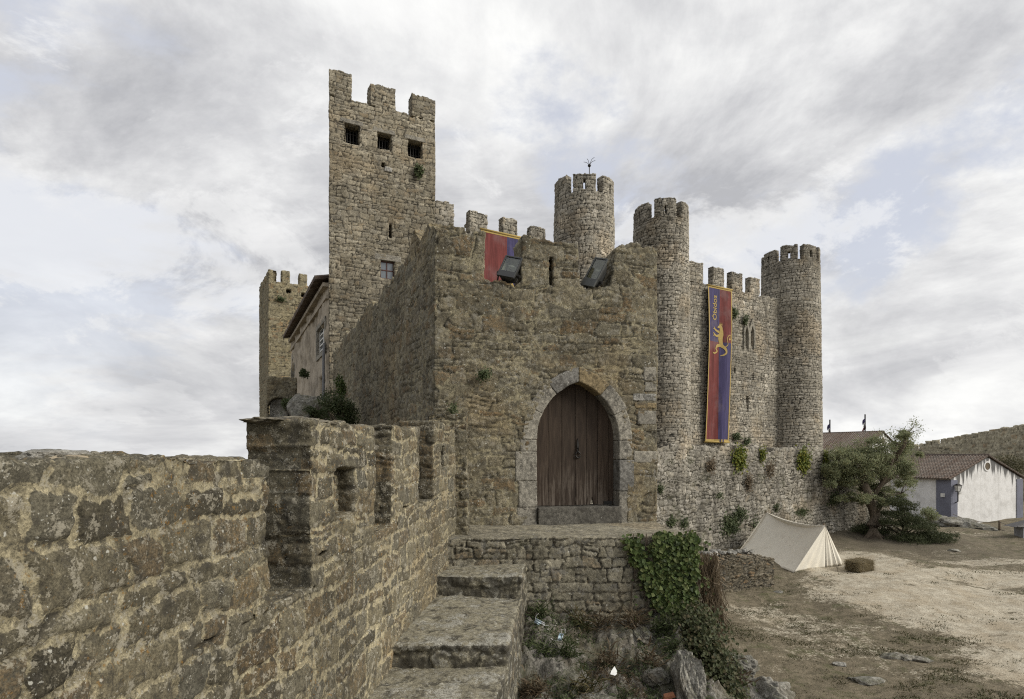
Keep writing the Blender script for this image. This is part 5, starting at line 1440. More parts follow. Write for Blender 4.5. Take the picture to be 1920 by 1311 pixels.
# ------------------------------------------------------------------ olive tree and juniper
def build_tree():
    r = np.random.default_rng(21); base = at(1637, 1008, 32.4); base[2] = float(zground(base[0], base[1])) - .05
    t = thing('olive_tree', 'leaning olive tree with a twisted trunk and an open grey green crown', 'tree', base)
    k = 32.4 / F
    def w(px, py, dy=0.): p = at(px, py, 32.4 + dy); return p
    tr = [base, w(1637, 985), w(1641, 965, .1), w(1632, 945, .1), w(1627, 925), w(1620, 905, -.1)]
    V = MB(); ang = np.linspace(0, 2 * math.pi, 15)[:-1]
    g = MB(); g.tube([base + np.array([.05, 0, -.1])] + tr, [.56, .42, .33, .27, .24, .21, .18], 14)
    for dx, dy in ((-.6, -.1), (.55, -.2), (.2, -.5)): g.tube([base + np.array([dx, dy, -.06]), base + np.array([dx * .35, dy * .35, .18]), base + np.array([0, 0, .55])], [.07, .16, .16], 8)
    ends = []
    limbs = [[(1627, 925), (1605, 900), (1585, 880), (1565, 862)], [(1620, 905), (1600, 872), (1588, 846)], [(1620, 905), (1622, 870), (1630, 840)], [(1630, 940), (1655, 905), (1672, 868), (1683, 832)],
             [(1655, 905), (1685, 885), (1705, 868)], [(1672, 868), (1695, 835), (1700, 815)], [(1641, 962), (1662, 930), (1690, 925)], [(1605, 900), (1570, 905), (1556, 900)], [(1622, 870), (1650, 845), (1660, 838)]]
    for i, lb in enumerate(limbs):
        dys = np.cumsum(r.normal(0, .35, len(lb))); dys[0] = 0
        P = [w(x, y, d) for (x, y), d in zip(lb, dys)]; rad = np.linspace(.16, .035, len(P)); g.tube(P, rad, 8)
        for q in range(1, len(P)):
            for _ in range(5):
                d = r.normal(size=3); d[2] = abs(d[2]) * .8 + .1; d /= np.linalg.norm(d); e = P[q] + d * r.uniform(.35, .8); g.tube([P[q], (P[q] + e) / 2 + r.normal(size=3) * .06, e], [.025, .016, .006], 5); ends.append(e)
    o = g.build('trunk', M['bark'], t, smooth=True)
    # leaf clumps follow the crown read from the photograph: centre (px, py), radii in px
    lob = [(1585, 870, 42, 30), (1562, 890, 22, 26), (1625, 850, 45, 24), (1600, 900, 38, 24), (1655, 880, 42, 34), (1695, 880, 28, 26), (1690, 838, 30, 26), (1692, 818, 16, 10), (1700, 815, 20, 12), (1640, 915, 30, 18), (1610, 930, 30, 12), (1700, 905, 22, 14), (1560, 868, 14, 14), (1575, 935, 14, 10), (1720, 850, 10, 10), (1685, 930, 22, 9), (1652, 938, 16, 8), (1618, 940, 14, 8), (1640, 825, 22, 12)]
    pts = []
    for x, y, rx, ry in lob:
        c = w(x, y, r.normal(0, .5)); n = int(rx * ry * 6.0)
        m = max(5, int(rx * ry / 50)); cc = r.normal(size=(m, 3)); cc /= np.linalg.norm(cc, axis=1)[:, None]; cc *= r.uniform(.1, .95, m)[:, None]; cr = r.uniform(.16, .36, m)
        j = r.integers(0, m, n); d = r.normal(size=(n, 3)) * .55
        pts.append(c + (cc[j] + d * cr[j][:, None]) * np.array([rx * k, rx * k * 1.1, ry * k]))
    for e in ends: pts.append(e + r.normal(size=(60, 3)) * .16)
    P = np.concatenate(pts)
    # thin whips breaking the outline
    leaves('crown', P[::1], .10, M['olive'], t, aspect=.42, seed=9)
build_tree()
def build_juniper():
    r = np.random.default_rng(5); c = at(1700, 990, 32.6); z = float(zground(c[0], c[1]))
    t = thing('juniper_bush', 'wide low dark green juniper spreading behind the olive trunk', 'bush', (c[0], c[1], z))
    pts = []; k = 31.2 / F; N = []
    fans = [(1650, 985), (1665, 1000), (1685, 1005), (1710, 1008), (1735, 1006), (1752, 1000), (1762, 1008), (1725, 990), (1700, 980), (1675, 975), (1690, 960), (1715, 972), (1740, 985), (1665, 962), (1625, 985), (1612, 990), (1640, 998), (1755, 1015), (1720, 1018), (1690, 1014), (1660, 945), (1678, 938), (1693, 945)]
    for x, y in fans:
        for q in range(3):
            cc = at(x + r.normal() * 6, y + r.normal() * 4, (33.4 if x < 1668 else 31.9) + r.normal() * .5); n = 480
            a = r.uniform(-.4, .4); L = r.uniform(.35, .75)
            u = r.uniform(-1, 1, n); v = r.normal(0, .16, n) * (1 - u * u * .6); h = r.normal(0, .07, n) - .10 * u * u
            pts.append(cc + np.stack([L * u, v * 1.6, h + a * u * .2], 1))
    leaves('foliage', np.concatenate(pts), .10, M['juniper'], t, aspect=.3, seed=12)
    g = MB()
    for x, y in fans[::2]: p = at(x, y, 33.2 if x < 1668 else 31.9); g.tube([(c[0] + r.normal() * .2, c[1] + .2, z), (c + p) / 2 + np.array([0, 0, .05]), p], [.05, .035, .01], 6)
    g.build('stem', M['bark'], t)
build_juniper()

# ------------------------------------------------------------------ houses
def cottage(label, C, gdir, gw, depth, zb, ze, za, hole_at, corner=True):
    C = np.array(C, float)[:2]; gd = np.array(gdir, float); gd /= np.linalg.norm(gd); bd = np.array([-gd[1], gd[0]])
    t = thing('white_cottage', label, 'house', (C[0] + gd[0] * gw / 2, C[1] + 2, zb))
    P = lambda u, d, z: np.array([*(C + gd * u + bd * d), z])
    # gable wall as a fine grid so that drips follow the roof edge
    n, m = 60, 40; V = []; A = []
    for j in range(m + 1):
        for i in range(n + 1):
            u = gw * i / n; zt = ze + (za - ze) * (1 - abs(u - gw / 2) / (gw / 2)); z = zb + (zt - zb) * j / m
            V.append(P(u, 0, z)); A.append([max(0, 1 - (zt - z) / 1.5)] * 3)
    Wd = n + 1; Fs = [[j * Wd + i, j * Wd + i + 1, (j + 1) * Wd + i + 1, (j + 1) * Wd + i] for j in range(m) for i in range(n)]
    b = len(V)
    V += [P(0, .004, zb), P(0, depth, zb), P(0, depth, ze), P(0, .004, ze), P(gw, .004, zb), P(gw, depth, zb), P(gw, depth, ze), P(gw, .004, ze), P(gw / 2, depth, za)]; A += [[0.] * 3] * 9
    Fs += [[b + 1, b, b + 3, b + 2], [b + 4, b + 5, b + 6, b + 7], [b + 5, b + 1, b + 2, b + 8, b + 6]]
    mesh_obj('wall', np.array(V), Fs, M['white'], t, False, np.array(A), attrname='drip')
    if corner:
        g = MB(); pw = .58
        for u0, u1 in ((-.05, pw), (gw - .62, gw + .03)):
            zt = ze - .05; q = lambda z: [P(u0, -.05, z), P(u1, -.05, z), P(u1, -.004, z), P(u0, -.004, z)]
            g.add(q(zb) + q(zt), [(0, 1, 5, 4), (1, 2, 6, 5), (3, 0, 4, 7), (4, 5, 6, 7), (2, 3, 7, 6)])
            if u0 > 1: g.build('corner_band', M['bluegrey'], t); g = MB()
            else: g0 = g; g = MB()
        g = g0; q = lambda z: [P(-.05, -.004, z), P(-.004, -.004, z), P(-.004, 1.0, z), P(-.05, 1.0, z)]
        g.add(q(zb) + q(ze - .05), [(3, 0, 4, 7), (0, 1, 5, 4), (2, 3, 7, 6), (4, 5, 6, 7), (1, 2, 6, 5)])
        g.build('corner_band', M['bluegrey'], t)
    # round vent
    g = MB(); hu, hz, hr = hole_at
    ang = np.linspace(0, 2 * math.pi, 19)[:-1]
    g.add([P(hu + hr * math.cos(a), -.035, hz + hr * math.sin(a)) for a in ang], [tuple(range(18))]); g.build('round_vent', M['earth'], t)
    g = MB(); ri = [P(hu + hr * math.cos(a), -.05, hz + hr * math.sin(a)) for a in ang]; ro = [P(hu + hr * 1.35 * math.cos(a), -.05, hz + hr * 1.35 * math.sin(a)) for a in ang]
    rb = [P(hu + hr * 1.35 * math.cos(a), .0, hz + hr * 1.35 * math.sin(a)) for a in ang]; rc = [P(hu + hr * math.cos(a), -.02, hz + hr * math.sin(a)) for a in ang]
    g.add(ri + ro + rb + rc, [[k, (k + 1) % 18, 18 + (k + 1) % 18, 18 + k] for k in range(18)] + [[18 + k, 18 + (k + 1) % 18, 36 + (k + 1) % 18, 36 + k] for k in range(18)] + [[k, (k + 1) % 18, 54 + (k + 1) % 18, 54 + k] for k in range(18)]); g.build('vent_ring', M['white'], t)
    # two tiled slopes: half-round tile columns with course steps
    r = random.Random(int(C[0] * 10)); ov = .28; slope = (za - ze) / (gw / 2)
    for sg in (0, 1):
        V = []; A = []; cols = int((depth + .3) / .105); rows = 16; W2 = gw / 2 + ov
        for i in range(cols + 1):
            d = -.12 + i * .105; ph = i % 2; tone = r.random()
            for j in range(rows + 1):
                for q in (0, 1):
                    s_ = min(W2, W2 * (j + q * .96) / rows); h = .05 * q * 0 + (.075 if ph else 0) + .03 * (1 - q) * 0 + (.035 if q else 0)
                    u = gw / 2 - s_ if sg == 0 else gw / 2 + s_
                    V.append(P(u, d, za + .10 - slope * s_ + h)); A.append([min(1, max(0, tone * .6 + .4 * r.random()))] * 3)
        mm = (rows + 1) * 2; Fs = [[i * mm + k, (i + 1) * mm + k, (i + 1) * mm + k + 1, i * mm + k + 1] for i in range(cols) for k in range(mm - 1)]
        o = mesh_obj('tiled_roof', np.array(V), Fs, M['tile'], t, False, np.array(A)); s = o.modifiers.new('solid', 'SOLIDIFY'); s.thickness = .09; s.offset = 0
    g = MB(); g.tube([P(gw / 2, -.14, za + .13), P(gw / 2, depth * .5, za + .15), P(gw / 2, depth + .1, za + .13)], .12, 8); o = g.build('ridge_tiles', M['tile'], t, smooth=True)
    return t, P
HC = at(1783, 985, 41.); HB = -4.9
cot, HP = cottage('white limewashed cottage with blue grey corner bands and dark drips below its gable', HC, (.95, .31), 7.3, 7.6, HB, at(0, 899, 41.)[2], at(0, 857, 42.)[2] - .02, (3.6, -.55, .27))
cottage('distant white building whose old tiled roof shows above the tree', np.array([34.3, 57.3]), (.8, .6), 9.0, 16., -4.5, .85, 2.62, (4.5, 1.75, .45), False)
def build_lantern():
    c = HP(.28, -.28, at(1783, 905, 41.)[2]); t = thing('wall_lantern', 'old glass street lantern on the blue grey corner of the white cottage', 'lantern', c)
    def fr(z0, z1, a, b, mat, nm):
        g = MB(); q = lambda s, z: [c + np.array([x * s, y * s, z]) for x, y in ((-1, -1), (1, -1), (1, 1), (-1, 1))]
        g.add(q(a, z0) + q(b, z1), [(3, 2, 1, 0), (0, 1, 5, 4), (1, 2, 6, 5), (2, 3, 7, 6), (3, 0, 4, 7), (4, 5, 6, 7)]); return g.build(nm, mat, t)
    fr(-.60, -.20, .09, .16, M['frame_white'], 'lantern_glass'); fr(-.20, -.08, .19, .06, M['iron'], 'lantern_cap'); fr(-.64, -.60, .10, .10, M['iron'], 'lantern_base')
    g = MB()
    g.tube([c + np.array([0, 0, -.64]), c + np.array([0, .0, -1.3]), c + np.array([0, .24, -1.42])], .035, 6)
    for sg in (-1, 1):
        for a, b in (((-.13, -.62), (-.22, -.18)),): g.tube([c + np.array([sg * .092, -.095, -.60]), c + np.array([sg * .162, -.165, -.20])], .012, 5)
    g.build('lantern_bracket', M['iron'], t)
    g = MB(); g.box(HP(-.10, .5, c[2] - .9), (.16, .2, .26)); g.box(HP(.75, -.08, c[2] - .75), (.14, .12, .14)); g.build('junction_box', M['frame_white'], cot)
build_lantern()

def build_shed():
    c = at(1905, 990, 33.); A = at(1887, 982, 33.); 
    t = thing('wooden_shed', 'small grey shed with a dark seamed roof at the right edge of the photo', 'shed', (A[0] + 1.2, 33.8, -4.9))
    x0 = 28.65; z1 = at(0, 986, 33)[2]; 
    g = MB(); g.box((x0 + 1.6, 33.3, (z1 - 5.2) / 2), (3., .6, z1 + 5.2)); g.build('shed_wall', simple('grey_boards', (.25, .25, .26), .8, .2, 6), t)
    g = MB(); zt = at(0, 980, 33)[2]
    V = [(x0 - .45, 32.9, z1 - .06), (x0 + 3.6, 32.9, z1 - .06), (x0 + 3.6, 33.7, z1 - .06), (x0 - .45, 33.7, z1 - .06), (x0 + 1.3, 33.3, zt + .35), (x0 + 2.6, 33.3, zt + .35)]
    g.add(V, [(0, 1, 5, 4), (1, 2, 5), (2, 3, 4, 5), (3, 0, 4), (3, 2, 1, 0)])
    for k in range(8):
        x = x0 - .3 + k * .48; xt = x0 + 1.3 + (k / 7) * 1.3; g.tube([(x, 32.9, z1 - .04), (xt, 33.3, zt + .37)], .025, 4)
    g.build('shed_roof', simple('dark_metal_roof', (.075, .07, .068), .6, .2, 5), t)
build_shed()

# ------------------------------------------------------------------ town wall on the hill, far trees
def build_town_wall():
    pts = [(1640, 98., 852), (1720, 96., 832), (1800, 90., 816), (1860, 84., 805), (1925, 78., 795), (2000, 72., 780)]
    P = [at(px, py, Y) for px, Y, py in pts]
    t = thing('town_wall', 'long grey town wall with small battlements climbing the far hill', 'wall', tuple(P[2][:2]) + (-6,))
    mp = path_map([p[:2] for p in P], r=.3); S = mp.S; s = .17; v0 = -6.
    U, V = grid(0, S[-1], v0, 8.5, s); top = np.interp(U, S, [p[2] for p in P])
    step = np.floor(U / 1.05) * 1.05 + .52; topm = np.interp(step, S, [p[2] for p in P])
    mer = ((U / 1.05).astype(int) % 2 == 0)
    m = np.where(V < topm - .62, 1, 0); k = (np.floor(U / 1.05)).astype(int)
    m = np.where((V >= topm - .62) & (V < topm) & ((U % 1.05) < .86), 2 + k, m)
    parts = {1: ('wall', M['farstone'])}
    for q in range(2, int(m.max()) + 1): parts[q] = ('merlon', M['farstone'])
    masonry(m, 0, v0, s, 1., 2, mp, dict(h=.5, w=.75, g=.07, bev=.12, rel=.13, und=.06, grain=.03, gs=.4), 951, parts, t, smooth=1)
build_town_wall()
shrub('bare brownish green bush growing before the far town wall at the right edge', at(1897, 872, 62.), (2.0, 1.8, 1.5), 2600, .17, 'drygreen', 31, 'bush', 'far_bush', lumps=22, stems=14)
shrub('small grey green shrub beside the cottage wall and juniper', at(1742, 966, 36.), (.8, .6, .55), 1500, .09, 'olive', 32)

def flag(label, px, py0, py1, Y):
    b = at(px, py1 + 30, Y); tp = at(px, py0, Y); t = thing('flagpole', label, 'flagpole', b)
    g = MB(); g.tube([b, tp], .07, 6); g.build('pole', M['iron'], t)
    z = tp[2] - .25; V = []; n = 6
    for j in range(9):
        for i in range(n + 1): V.append((tp[0] + .07 - i * .06 * (1 + .2 * math.sin(j)), tp[1] + .07 * math.sin(i * 1.6 + j * .6), z - j * .17 - i * .08))
    Fs = [[j * (n + 1) + i, j * (n + 1) + i + 1, (j + 1) * (n + 1) + i + 1, (j + 1) * (n + 1) + i] for j in range(8) for i in range(n)]
    mesh_obj('flag_cloth', np.array(V), Fs, None, t, True, mats=[M['purple'], M['red'], M['paperwhite']], midx=[(0 if j < 3 else (2 if j < 5 else 1)) for j in range(8) for i in range(n)])
flag('short dark flagpole with a limp flag close to the corner tower', 1556, 787, 822, 66.)
flag('taller flagpole with a limp flag above the distant tiled roof', 1622, 777, 815, 66.)

def build_fence():
    ps = [at(1787, 985, 39.5), at(1874, 1003, 36.), at(1960, 1030, 33.)]
    for p in ps: p[2] = float(zground(p[0], p[1])) - .02
    t = thing('rope_fence', 'rope strung from wooden posts in front of the white cottage', 'fence', ps[1])
    for p in ps[1:]: g = MB(); g.tube([p - np.array([0, 0, .3]), p + np.array([0, 0, .62])], .065, 7); g.build('post', M['pole'], t, smooth=True)
    for h in (.56, .10):
        g = MB()
        for a, b in zip(ps[:-1], ps[1:]): g.tube([a + (b - a) * k / 10 + np.array([0, 0, h - .22 * 4 * (.4 if h < .2 else 1) * (k / 10) * (1 - k / 10)]) for k in range(11)], .022, 5)
        g.build('rope', M['rope'], t)
build_fence()

# ------------------------------------------------------------------ rocks
i = 0
for px, py, Y, sx, sy, sz in ((1790, 990, 37.5, 1.3, .7, .34), (1825, 1000, 36.5, .9, .6, .24), (1760, 985, 38.2, 1.0, .7, .42), (1850, 1006, 36., .6, .45, .16)):
    p = at(px, py, Y); boulder('rock', ['long weathered rock at the foot of the cottage, right of the juniper', 'smaller weathered rock right of the long one below the cottage', 'humped rock between the juniper and the cottage corner', 'low flat rock below the rope fence post'][i], (p[0], p[1], float(zground(p[0], p[1])) + .12), (sx, sy, sz), M['rock'], 120 + i, sub=5); i += 1
for k, (px, py, Y, s_, lab) in enumerate(((1574, 1229, 14.9, .13, 'small white stone lying alone in the dark turf'), (1458, 1080, 21.9, .13, 'pale stone at the right foot of the low wall'), (1680, 1218, 15.3, .24, 'leftmost grey stone slab of three sunk in the turf'),
        (1705, 1220, 15.2, .22, 'middle grey stone slab of three sunk in the turf'), (1725, 1222, 15.1, .24, 'rightmost grey stone slab of three sunk in the turf'), (1625, 1262, 14., .26, 'long pale stone breaking through the turf'), (1790, 1046, 29.6, .2, 'flat grey stone in the pale path edge'), (1720, 1300, 12.6, .18, 'half buried pale stone at the bottom edge'))):
    p = at(px, py, Y); boulder('stone', lab, (p[0], p[1], float(zground(p[0], p[1])) + .0), (s_ * 1.4, s_ * .8, s_ * (.55 if k < 2 else .38)), M['rubble' if k in (0, 1) else 'rock'], 140 + k, 'stone', sub=4)
for k, (px, py, Y, sz, lab) in enumerate(((1290, 1275, 7.4, (.15, .30, .42), 'tall pale limestone boulder under the hanging ivy'), (1380, 1245, 9.2, (.34, .26, .24), 'grey limestone boulder right of the hanging ivy'), (1425, 1305, 8.6, (.55, .4, .34), 'broad limestone boulder in the bottom corner beside the ivy'), (1230, 1262, 7.6, (.15, .14, .10), 'cracked limestone boulder below the white paper'), (1120, 1310, 7.1, (.22, .18, .08), 'low limestone boulder at the bottom edge of the slope'), (1205, 1185, 8.5, (.14, .12, .11), 'rounded grey rock at the foot of the retaining wall'))):
    p = at(px, py, Y); boulder('boulder', lab, p - np.array([0, 0, .05]), sz, M['rock' if k in (0, 2) else 'rockmoss'], 160 + k, sub=6, rough=.45)

# ------------------------------------------------------------------ ivy and dry vines on the retaining wall
def build_ivy():
    t = thing('ivy', 'thick green ivy hanging over the right end of the retaining wall', 'ivy', LW.pt(LW.u(1270), -2.6, .1))
    r = np.random.default_rng(8); pts = []; N = []
    regs = ([(1166, 1010), (1194, 1007), (1208, 1040), (1224, 1085), (1216, 1112), (1196, 1078), (1180, 1046)],
            [(1224, 1004), (1304, 1000), (1310, 1012), (1300, 1060), (1296, 1130), (1306, 1165), (1338, 1216), (1290, 1222), (1262, 1184), (1236, 1142), (1212, 1108), (1230, 1090), (1226, 1050)])
    for _ in range(60000):
        x, y = r.uniform(1160, 1350), r.uniform(998, 1225)
        wx = x + 9 * float(vnoise(x / 9., y / 9., 3)) + r.normal() * 2.5; wy = y + 8 * float(vnoise(x / 9., y / 9., 6))
        ins = [poly_mask(np.array([[wx]]), np.array([[wy]]), q)[0, 0] for q in regs]
        if not any(ins) and not (r.random() < .012 and x > 1180 and y < 1180): continue
        if ins[0] and r.random() < .45: continue
        if r.random() > .78 + .3 * float(fbm(np.array([x / 14.]), np.array([y / 14.]), 3, 4)[0]): continue
        u, z = LW.uv(x, y); o = .025 + abs(r.normal()) * .05
        if x > 1300: o -= (x - 1300) * .004
        if z > LAND + .02: z = LAND + .02 + abs(r.normal()) * .03; o -= .1 * r.random()
        pts.append(LW.pt(u, z, o)); N.append((.0, -1, .35))
        if len(pts) > 7500: break
    leaves('ivy_leaves', np.array(pts), .064, M['ivy'], t, np.array(N), .75, .95, 3, down=.9)
    g = MB()
    for k in range(16):
        x = r.uniform(1185, 1310); P = []
        for y in np.linspace(1000, r.uniform(1080, 1200), 8): u, z = LW.uv(x, y); P.append(LW.pt(u, z, .03)); x += r.normal() * 3
        g.tube(P, .007, 5)
    g.build('ivy_stems', M['bark'], t)
    # the mass that creeps down over the rock
    t2 = thing('creeping_ivy', 'dull green ivy trailing down the rocks below the landing', 'ivy', at(1345, 1240, 8.2))
    pts = []
    for _ in range(5500):
        s_ = r.random(); x = 1295 + 75 * s_ + r.normal() * 24 * (1 - .3 * s_); y = 1150 + 165 * s_ + r.normal() * 14; Y = 8.6 - .7 * s_
        if r.random() > .72 + .35 * float(fbm(np.array([x / 16.]), np.array([y / 16.]), 3, 9)[0]): continue
        p = at(x, y, Y + r.normal() * .12); zz = float(zrock(p[0], p[1])); p[2] = max(p[2], zz - .02) if p[2] > zz - .5 else zz + .05 * r.random(); pts.append(p)
    leaves('ivy_leaves', np.array(pts), .055, M['shrubivy'], t2, np.tile([.3, -.8, .6], (len(pts), 1)), .9, .9, 4, down=.6)
    # brown dead vines hanging off the corner
    u0 = LW.u(1310); V = []; Fs = []; A = []
    for k in range(1500):
        x = r.uniform(1308, 1345); y0 = r.uniform(1035, 1170); L = r.uniform(20, 60)
        xx = x + (y0 - 1035) * .10
        p0 = at(xx, y0, 9.2 + r.normal() * .12); p1 = at(xx + r.normal() * 5, y0 + L, 9.15 + r.normal() * .12); m = (p0 + p1) / 2 + r.normal(size=3) * .05; sd = r.normal(size=3); sd /= np.linalg.norm(sd); sd *= .006
        q = len(V); V += [p0 - sd, p0 + sd, m + sd, m - sd, p1]; Fs += [[q, q + 1, q + 2, q + 3], [q + 3, q + 2, q + 4]]; A += [r.random()] * 5
    A = np.array(A); o = mesh_obj('dead_vines', np.array(V), Fs, M['drybrown'], None, False, np.stack([A] * 3, 1), attrname='leaf', org=at(1325, 1100, 9.2)); tag(o, 'hanging mat of dead brown vines right of the green ivy', 'vine')
build_ivy()

# weeds on the slope, litter
W_ = 0
for k, (px, py, Y, h, n, mt) in enumerate(((1010, 1150, 8.55, .28, 160, 'shrub'), (1085, 1140, 8.6, .35, 150, 'grass'), (1060, 1200, 8.0, .22, 200, 'shrub'), (1130, 1155, 8.6, .30, 130, 'drybrown'), (1185, 1165, 8.6, .30, 170, 'drybrown'), (1020, 1210, 7.9, .2, 200, 'shrub'),
        (1095, 1280, 7.3, .25, 220, 'grass'), (1165, 1290, 7.2, .2, 160, 'shrub'), (1215, 1225, 7.9, .25, 170, 'drybrown'), (1140, 1225, 7.9, .22, 180, 'drybrown'), (1245, 1180, 8.5, .28, 220, 'shrub'), (1375, 1290, 8.6, .3, 220, 'drybrown'), (1005, 1290, 7.2, .2, 200, 'drybrown'), (1260, 1215, 8.2, .2, 200, 'shrub'))):
    p = at(px, py, Y); p[2] = float(zrock(p[0], p[1])) + .03
    kind = {'shrub': 'dark green', 'grass': 'pale green', 'drybrown': 'dry brown'}[mt]
    tuft('%s weed clump on the rocky slope below the landing' % kind, p, .22, h, n, mt, 500 + k, 'weed', 'weed', 'weeds on the rocky slope (%s)' % kind, w=.008)
def leafy(label, px, py, Y, rx, ry, n, sz, mat, seed, nrm=(.5, -.86, .3), cat='plant', name='wall_plant', group=None, wall=None, out=.05):
    """leafy growth lying against a wall, rooted in its joints"""
    r = np.random.default_rng(seed); k = Y / F; c = at(px, py, Y)
    if wall is not None: u, z = wall.uv(px, py); c = wall.pt(u, z, out)
    dr = np.array([*wall.d, 0]) if wall is not None else np.array([1., 0, 0])
    a = r.normal(size=n) * .45; b = r.normal(size=n) * .45 - .1; o_ = np.abs(r.normal(size=n)) * .10
    keep = np.abs(a) < 1.0 + .3 * r.random(n)
    P = c + dr * (a * rx * k)[:, None] * 1.15 + np.outer(b * ry * k, [0, 0, 1]) + np.outer(o_, np.array(nrm))
    o = leaves(name, P[keep], sz, M[mat], None, np.tile(nrm, (keep.sum(), 1)), .9, .8, seed, .5, org=c)
    return tag(o, label, cat, group)
PL = Wall(FA.pt(0, 0, 1.45)[:2], FA.d)
for k, a in enumerate((('yellow green creeper patch under the foot of the long banner', 1383, 857, 17, 24, 700, .13, 'ivyyellow', PL), ('thin yellow green creeper strip left of the corner tower base', 1426, 853, 6, 18, 220, .11, 'ivyyellow', PL), ('broad yellow green creeper patch under the corner tower', 1504, 862, 17, 24, 700, .13, 'ivyyellow', PL),
        ('thin creeper at the right corner of the base wall', 1546, 858, 8, 22, 240, .1, 'ivyyellow', PL), ('large dark green growth at the foot of the base wall behind the low wall', 1362, 988, 26, 22, 1700, .12, 'shrub', PL), ('dark green clump on the base wall above the growth behind the low wall', 1384, 964, 15, 14, 650, .1, 'shrub', PL),
        ('dark green clump beside the tent peak on the base wall', 1408, 985, 12, 14, 520, .1, 'shrub', PL), ('small weed on the base wall left of the tent ridge', 1451, 951, 7, 8, 180, .09, 'shrub', PL), ('small green clump at the foot of the base wall nearest the gatehouse', 1253, 978, 10, 10, 380, .09, 'shrub', PL),
        ('second small green clump at the base wall foot, right of the first', 1278, 981, 10, 10, 360, .09, 'shrub', PL), ('tiny weed high on the base wall edge by the gatehouse', 1236, 916, 5, 8, 110, .08, 'shrub', PL), ('weed in the middle of the base wall', 1342, 929, 12, 8, 240, .09, 'shrub', PL), ('brown dry plant hanging on the base wall under the banner', 1330, 872, 12, 16, 260, .09, 'drybrown', PL),
        ('brown dry plant hanging left of the corner tower creeper', 1440, 880, 12, 16, 260, .09, 'drybrown', PL), ('brown dry plant hanging on the base wall near its middle', 1400, 905, 9, 20, 260, .09, 'drybrown', PL), ('green plants trailing at the foot of the base wall behind the tent', 1500, 960, 24, 8, 420, .09, 'shrub', PL),
        ('green weeds low on the base wall left of the olive tree', 1560, 935, 22, 16, 420, .1, 'shrub', PL), ('dark tuft growing beside the top of the long banner', 1372, 588, 9, 10, 260, .12, 'shrub', FA), ('dark tuft above the twin window', 1394, 600, 7, 8, 180, .1, 'shrub', FA), ('dark tuft under the banner, on the curtain wall', 1378, 818, 9, 7, 200, .1, 'shrub', FA), ('second dark tuft under the banner, right of the first', 1398, 828, 8, 6, 180, .1, 'shrub', FA),
        ('dark plant growing from the hole under the third keep opening', 783, 322, 8, 10, 240, .10, 'shrub', KW), ('dark weed on the gatehouse front left of the arched door', 905, 706, 12, 10, 420, .035, 'shrub', GF), ('small fern in the gatehouse front at the stone pier', 848, 770, 7, 9, 160, .03, 'shrub', GF), ('small plant on the sandy tower wall', 526, 562, 7, 4, 200, .10, 'shrub', Wall(at(503, 503, 36.)[:2], (.866, .5))))):
    lab, px, py, rx, ry, n, sz, mt, wl = a
    leafy(lab, px, py, wl.Y(wl.u(px)), rx, ry, n, sz, mt, 700 + k, wall=wl, nrm=(wl.d[1] * .9, -wl.d[0] * .9, .35), out=.06)
# bush against the gatehouse flank, weeds at its foot
shrub('tall dark bush growing against the flank of the gatehouse behind the parapet', at(640, 772, 15.), (.62, .55, .62), 5200, .05, 'shrub', 41, 'bush', 'bush', lumps=16, stems=14)
shrub('slender green sapling above the dark bush beside the gatehouse flank', at(640, 726, 15.6), (.22, .22, .42), 700, .06, 'ivy', 42, 'sapling', 'sapling', lumps=7, stems=5)
shrub('small dark shrub on the bedrock under the rendered house', at(570, 700, 22.3), (.25, .25, .2), 420, .08, 'shrub', 43)
shrub('low dark scrub on the bedrock below the rendered house window', at(592, 772, 20.4), (.5, .4, .3), 1500, .06, 'shrub', 45)
shrub('dark shrub hanging on the small stone turret', at(541, 762, 22.), (.35, .35, .5), 900, .07, 'shrub', 44)

# low ground cover over the slope: nobody could count it
def build_cover():
    r = np.random.default_rng(31); n = 85000
    x = r.uniform(.1, 4.6, n); y = r.uniform(5.6, 8.9, n)
    d = fbm(x / .5, y / .5, 4, 71) + .5 * fbm(x / .15, y / .15, 3, 72)
    ok = (r.random(n) < np.clip(.02 + .9 * sst(-.02, .55, d), 0, 1)) & (zrock(x, y) > zground(x, y)); x, y, d = x[ok], y[ok], d[ok]
    z = zrock(x, y); P = np.stack([x, y, z + np.abs(r.normal(0, .04, len(x)))], 1)
    hue = fbm(x / .7, y / .7, 3, 75)
    for nm, lab, sel, mt, sz, asp in (('ground_cover', 'dark green creeping weeds over the rocky slope', hue < .12, 'shrub', .030, .6), ('dry_ground_cover', 'brown withered weeds over the rocky slope', hue >= .12, 'drybrown', .050, .16)):
        o = leaves(nm, P[sel], sz, M[mt], None, np.tile([0, -.5, .8], (sel.sum(), 1)), 1.1, asp, 33)
        o['label'] = lab; o['category'] = 'weeds'; o['kind'] = 'stuff'
build_cover()

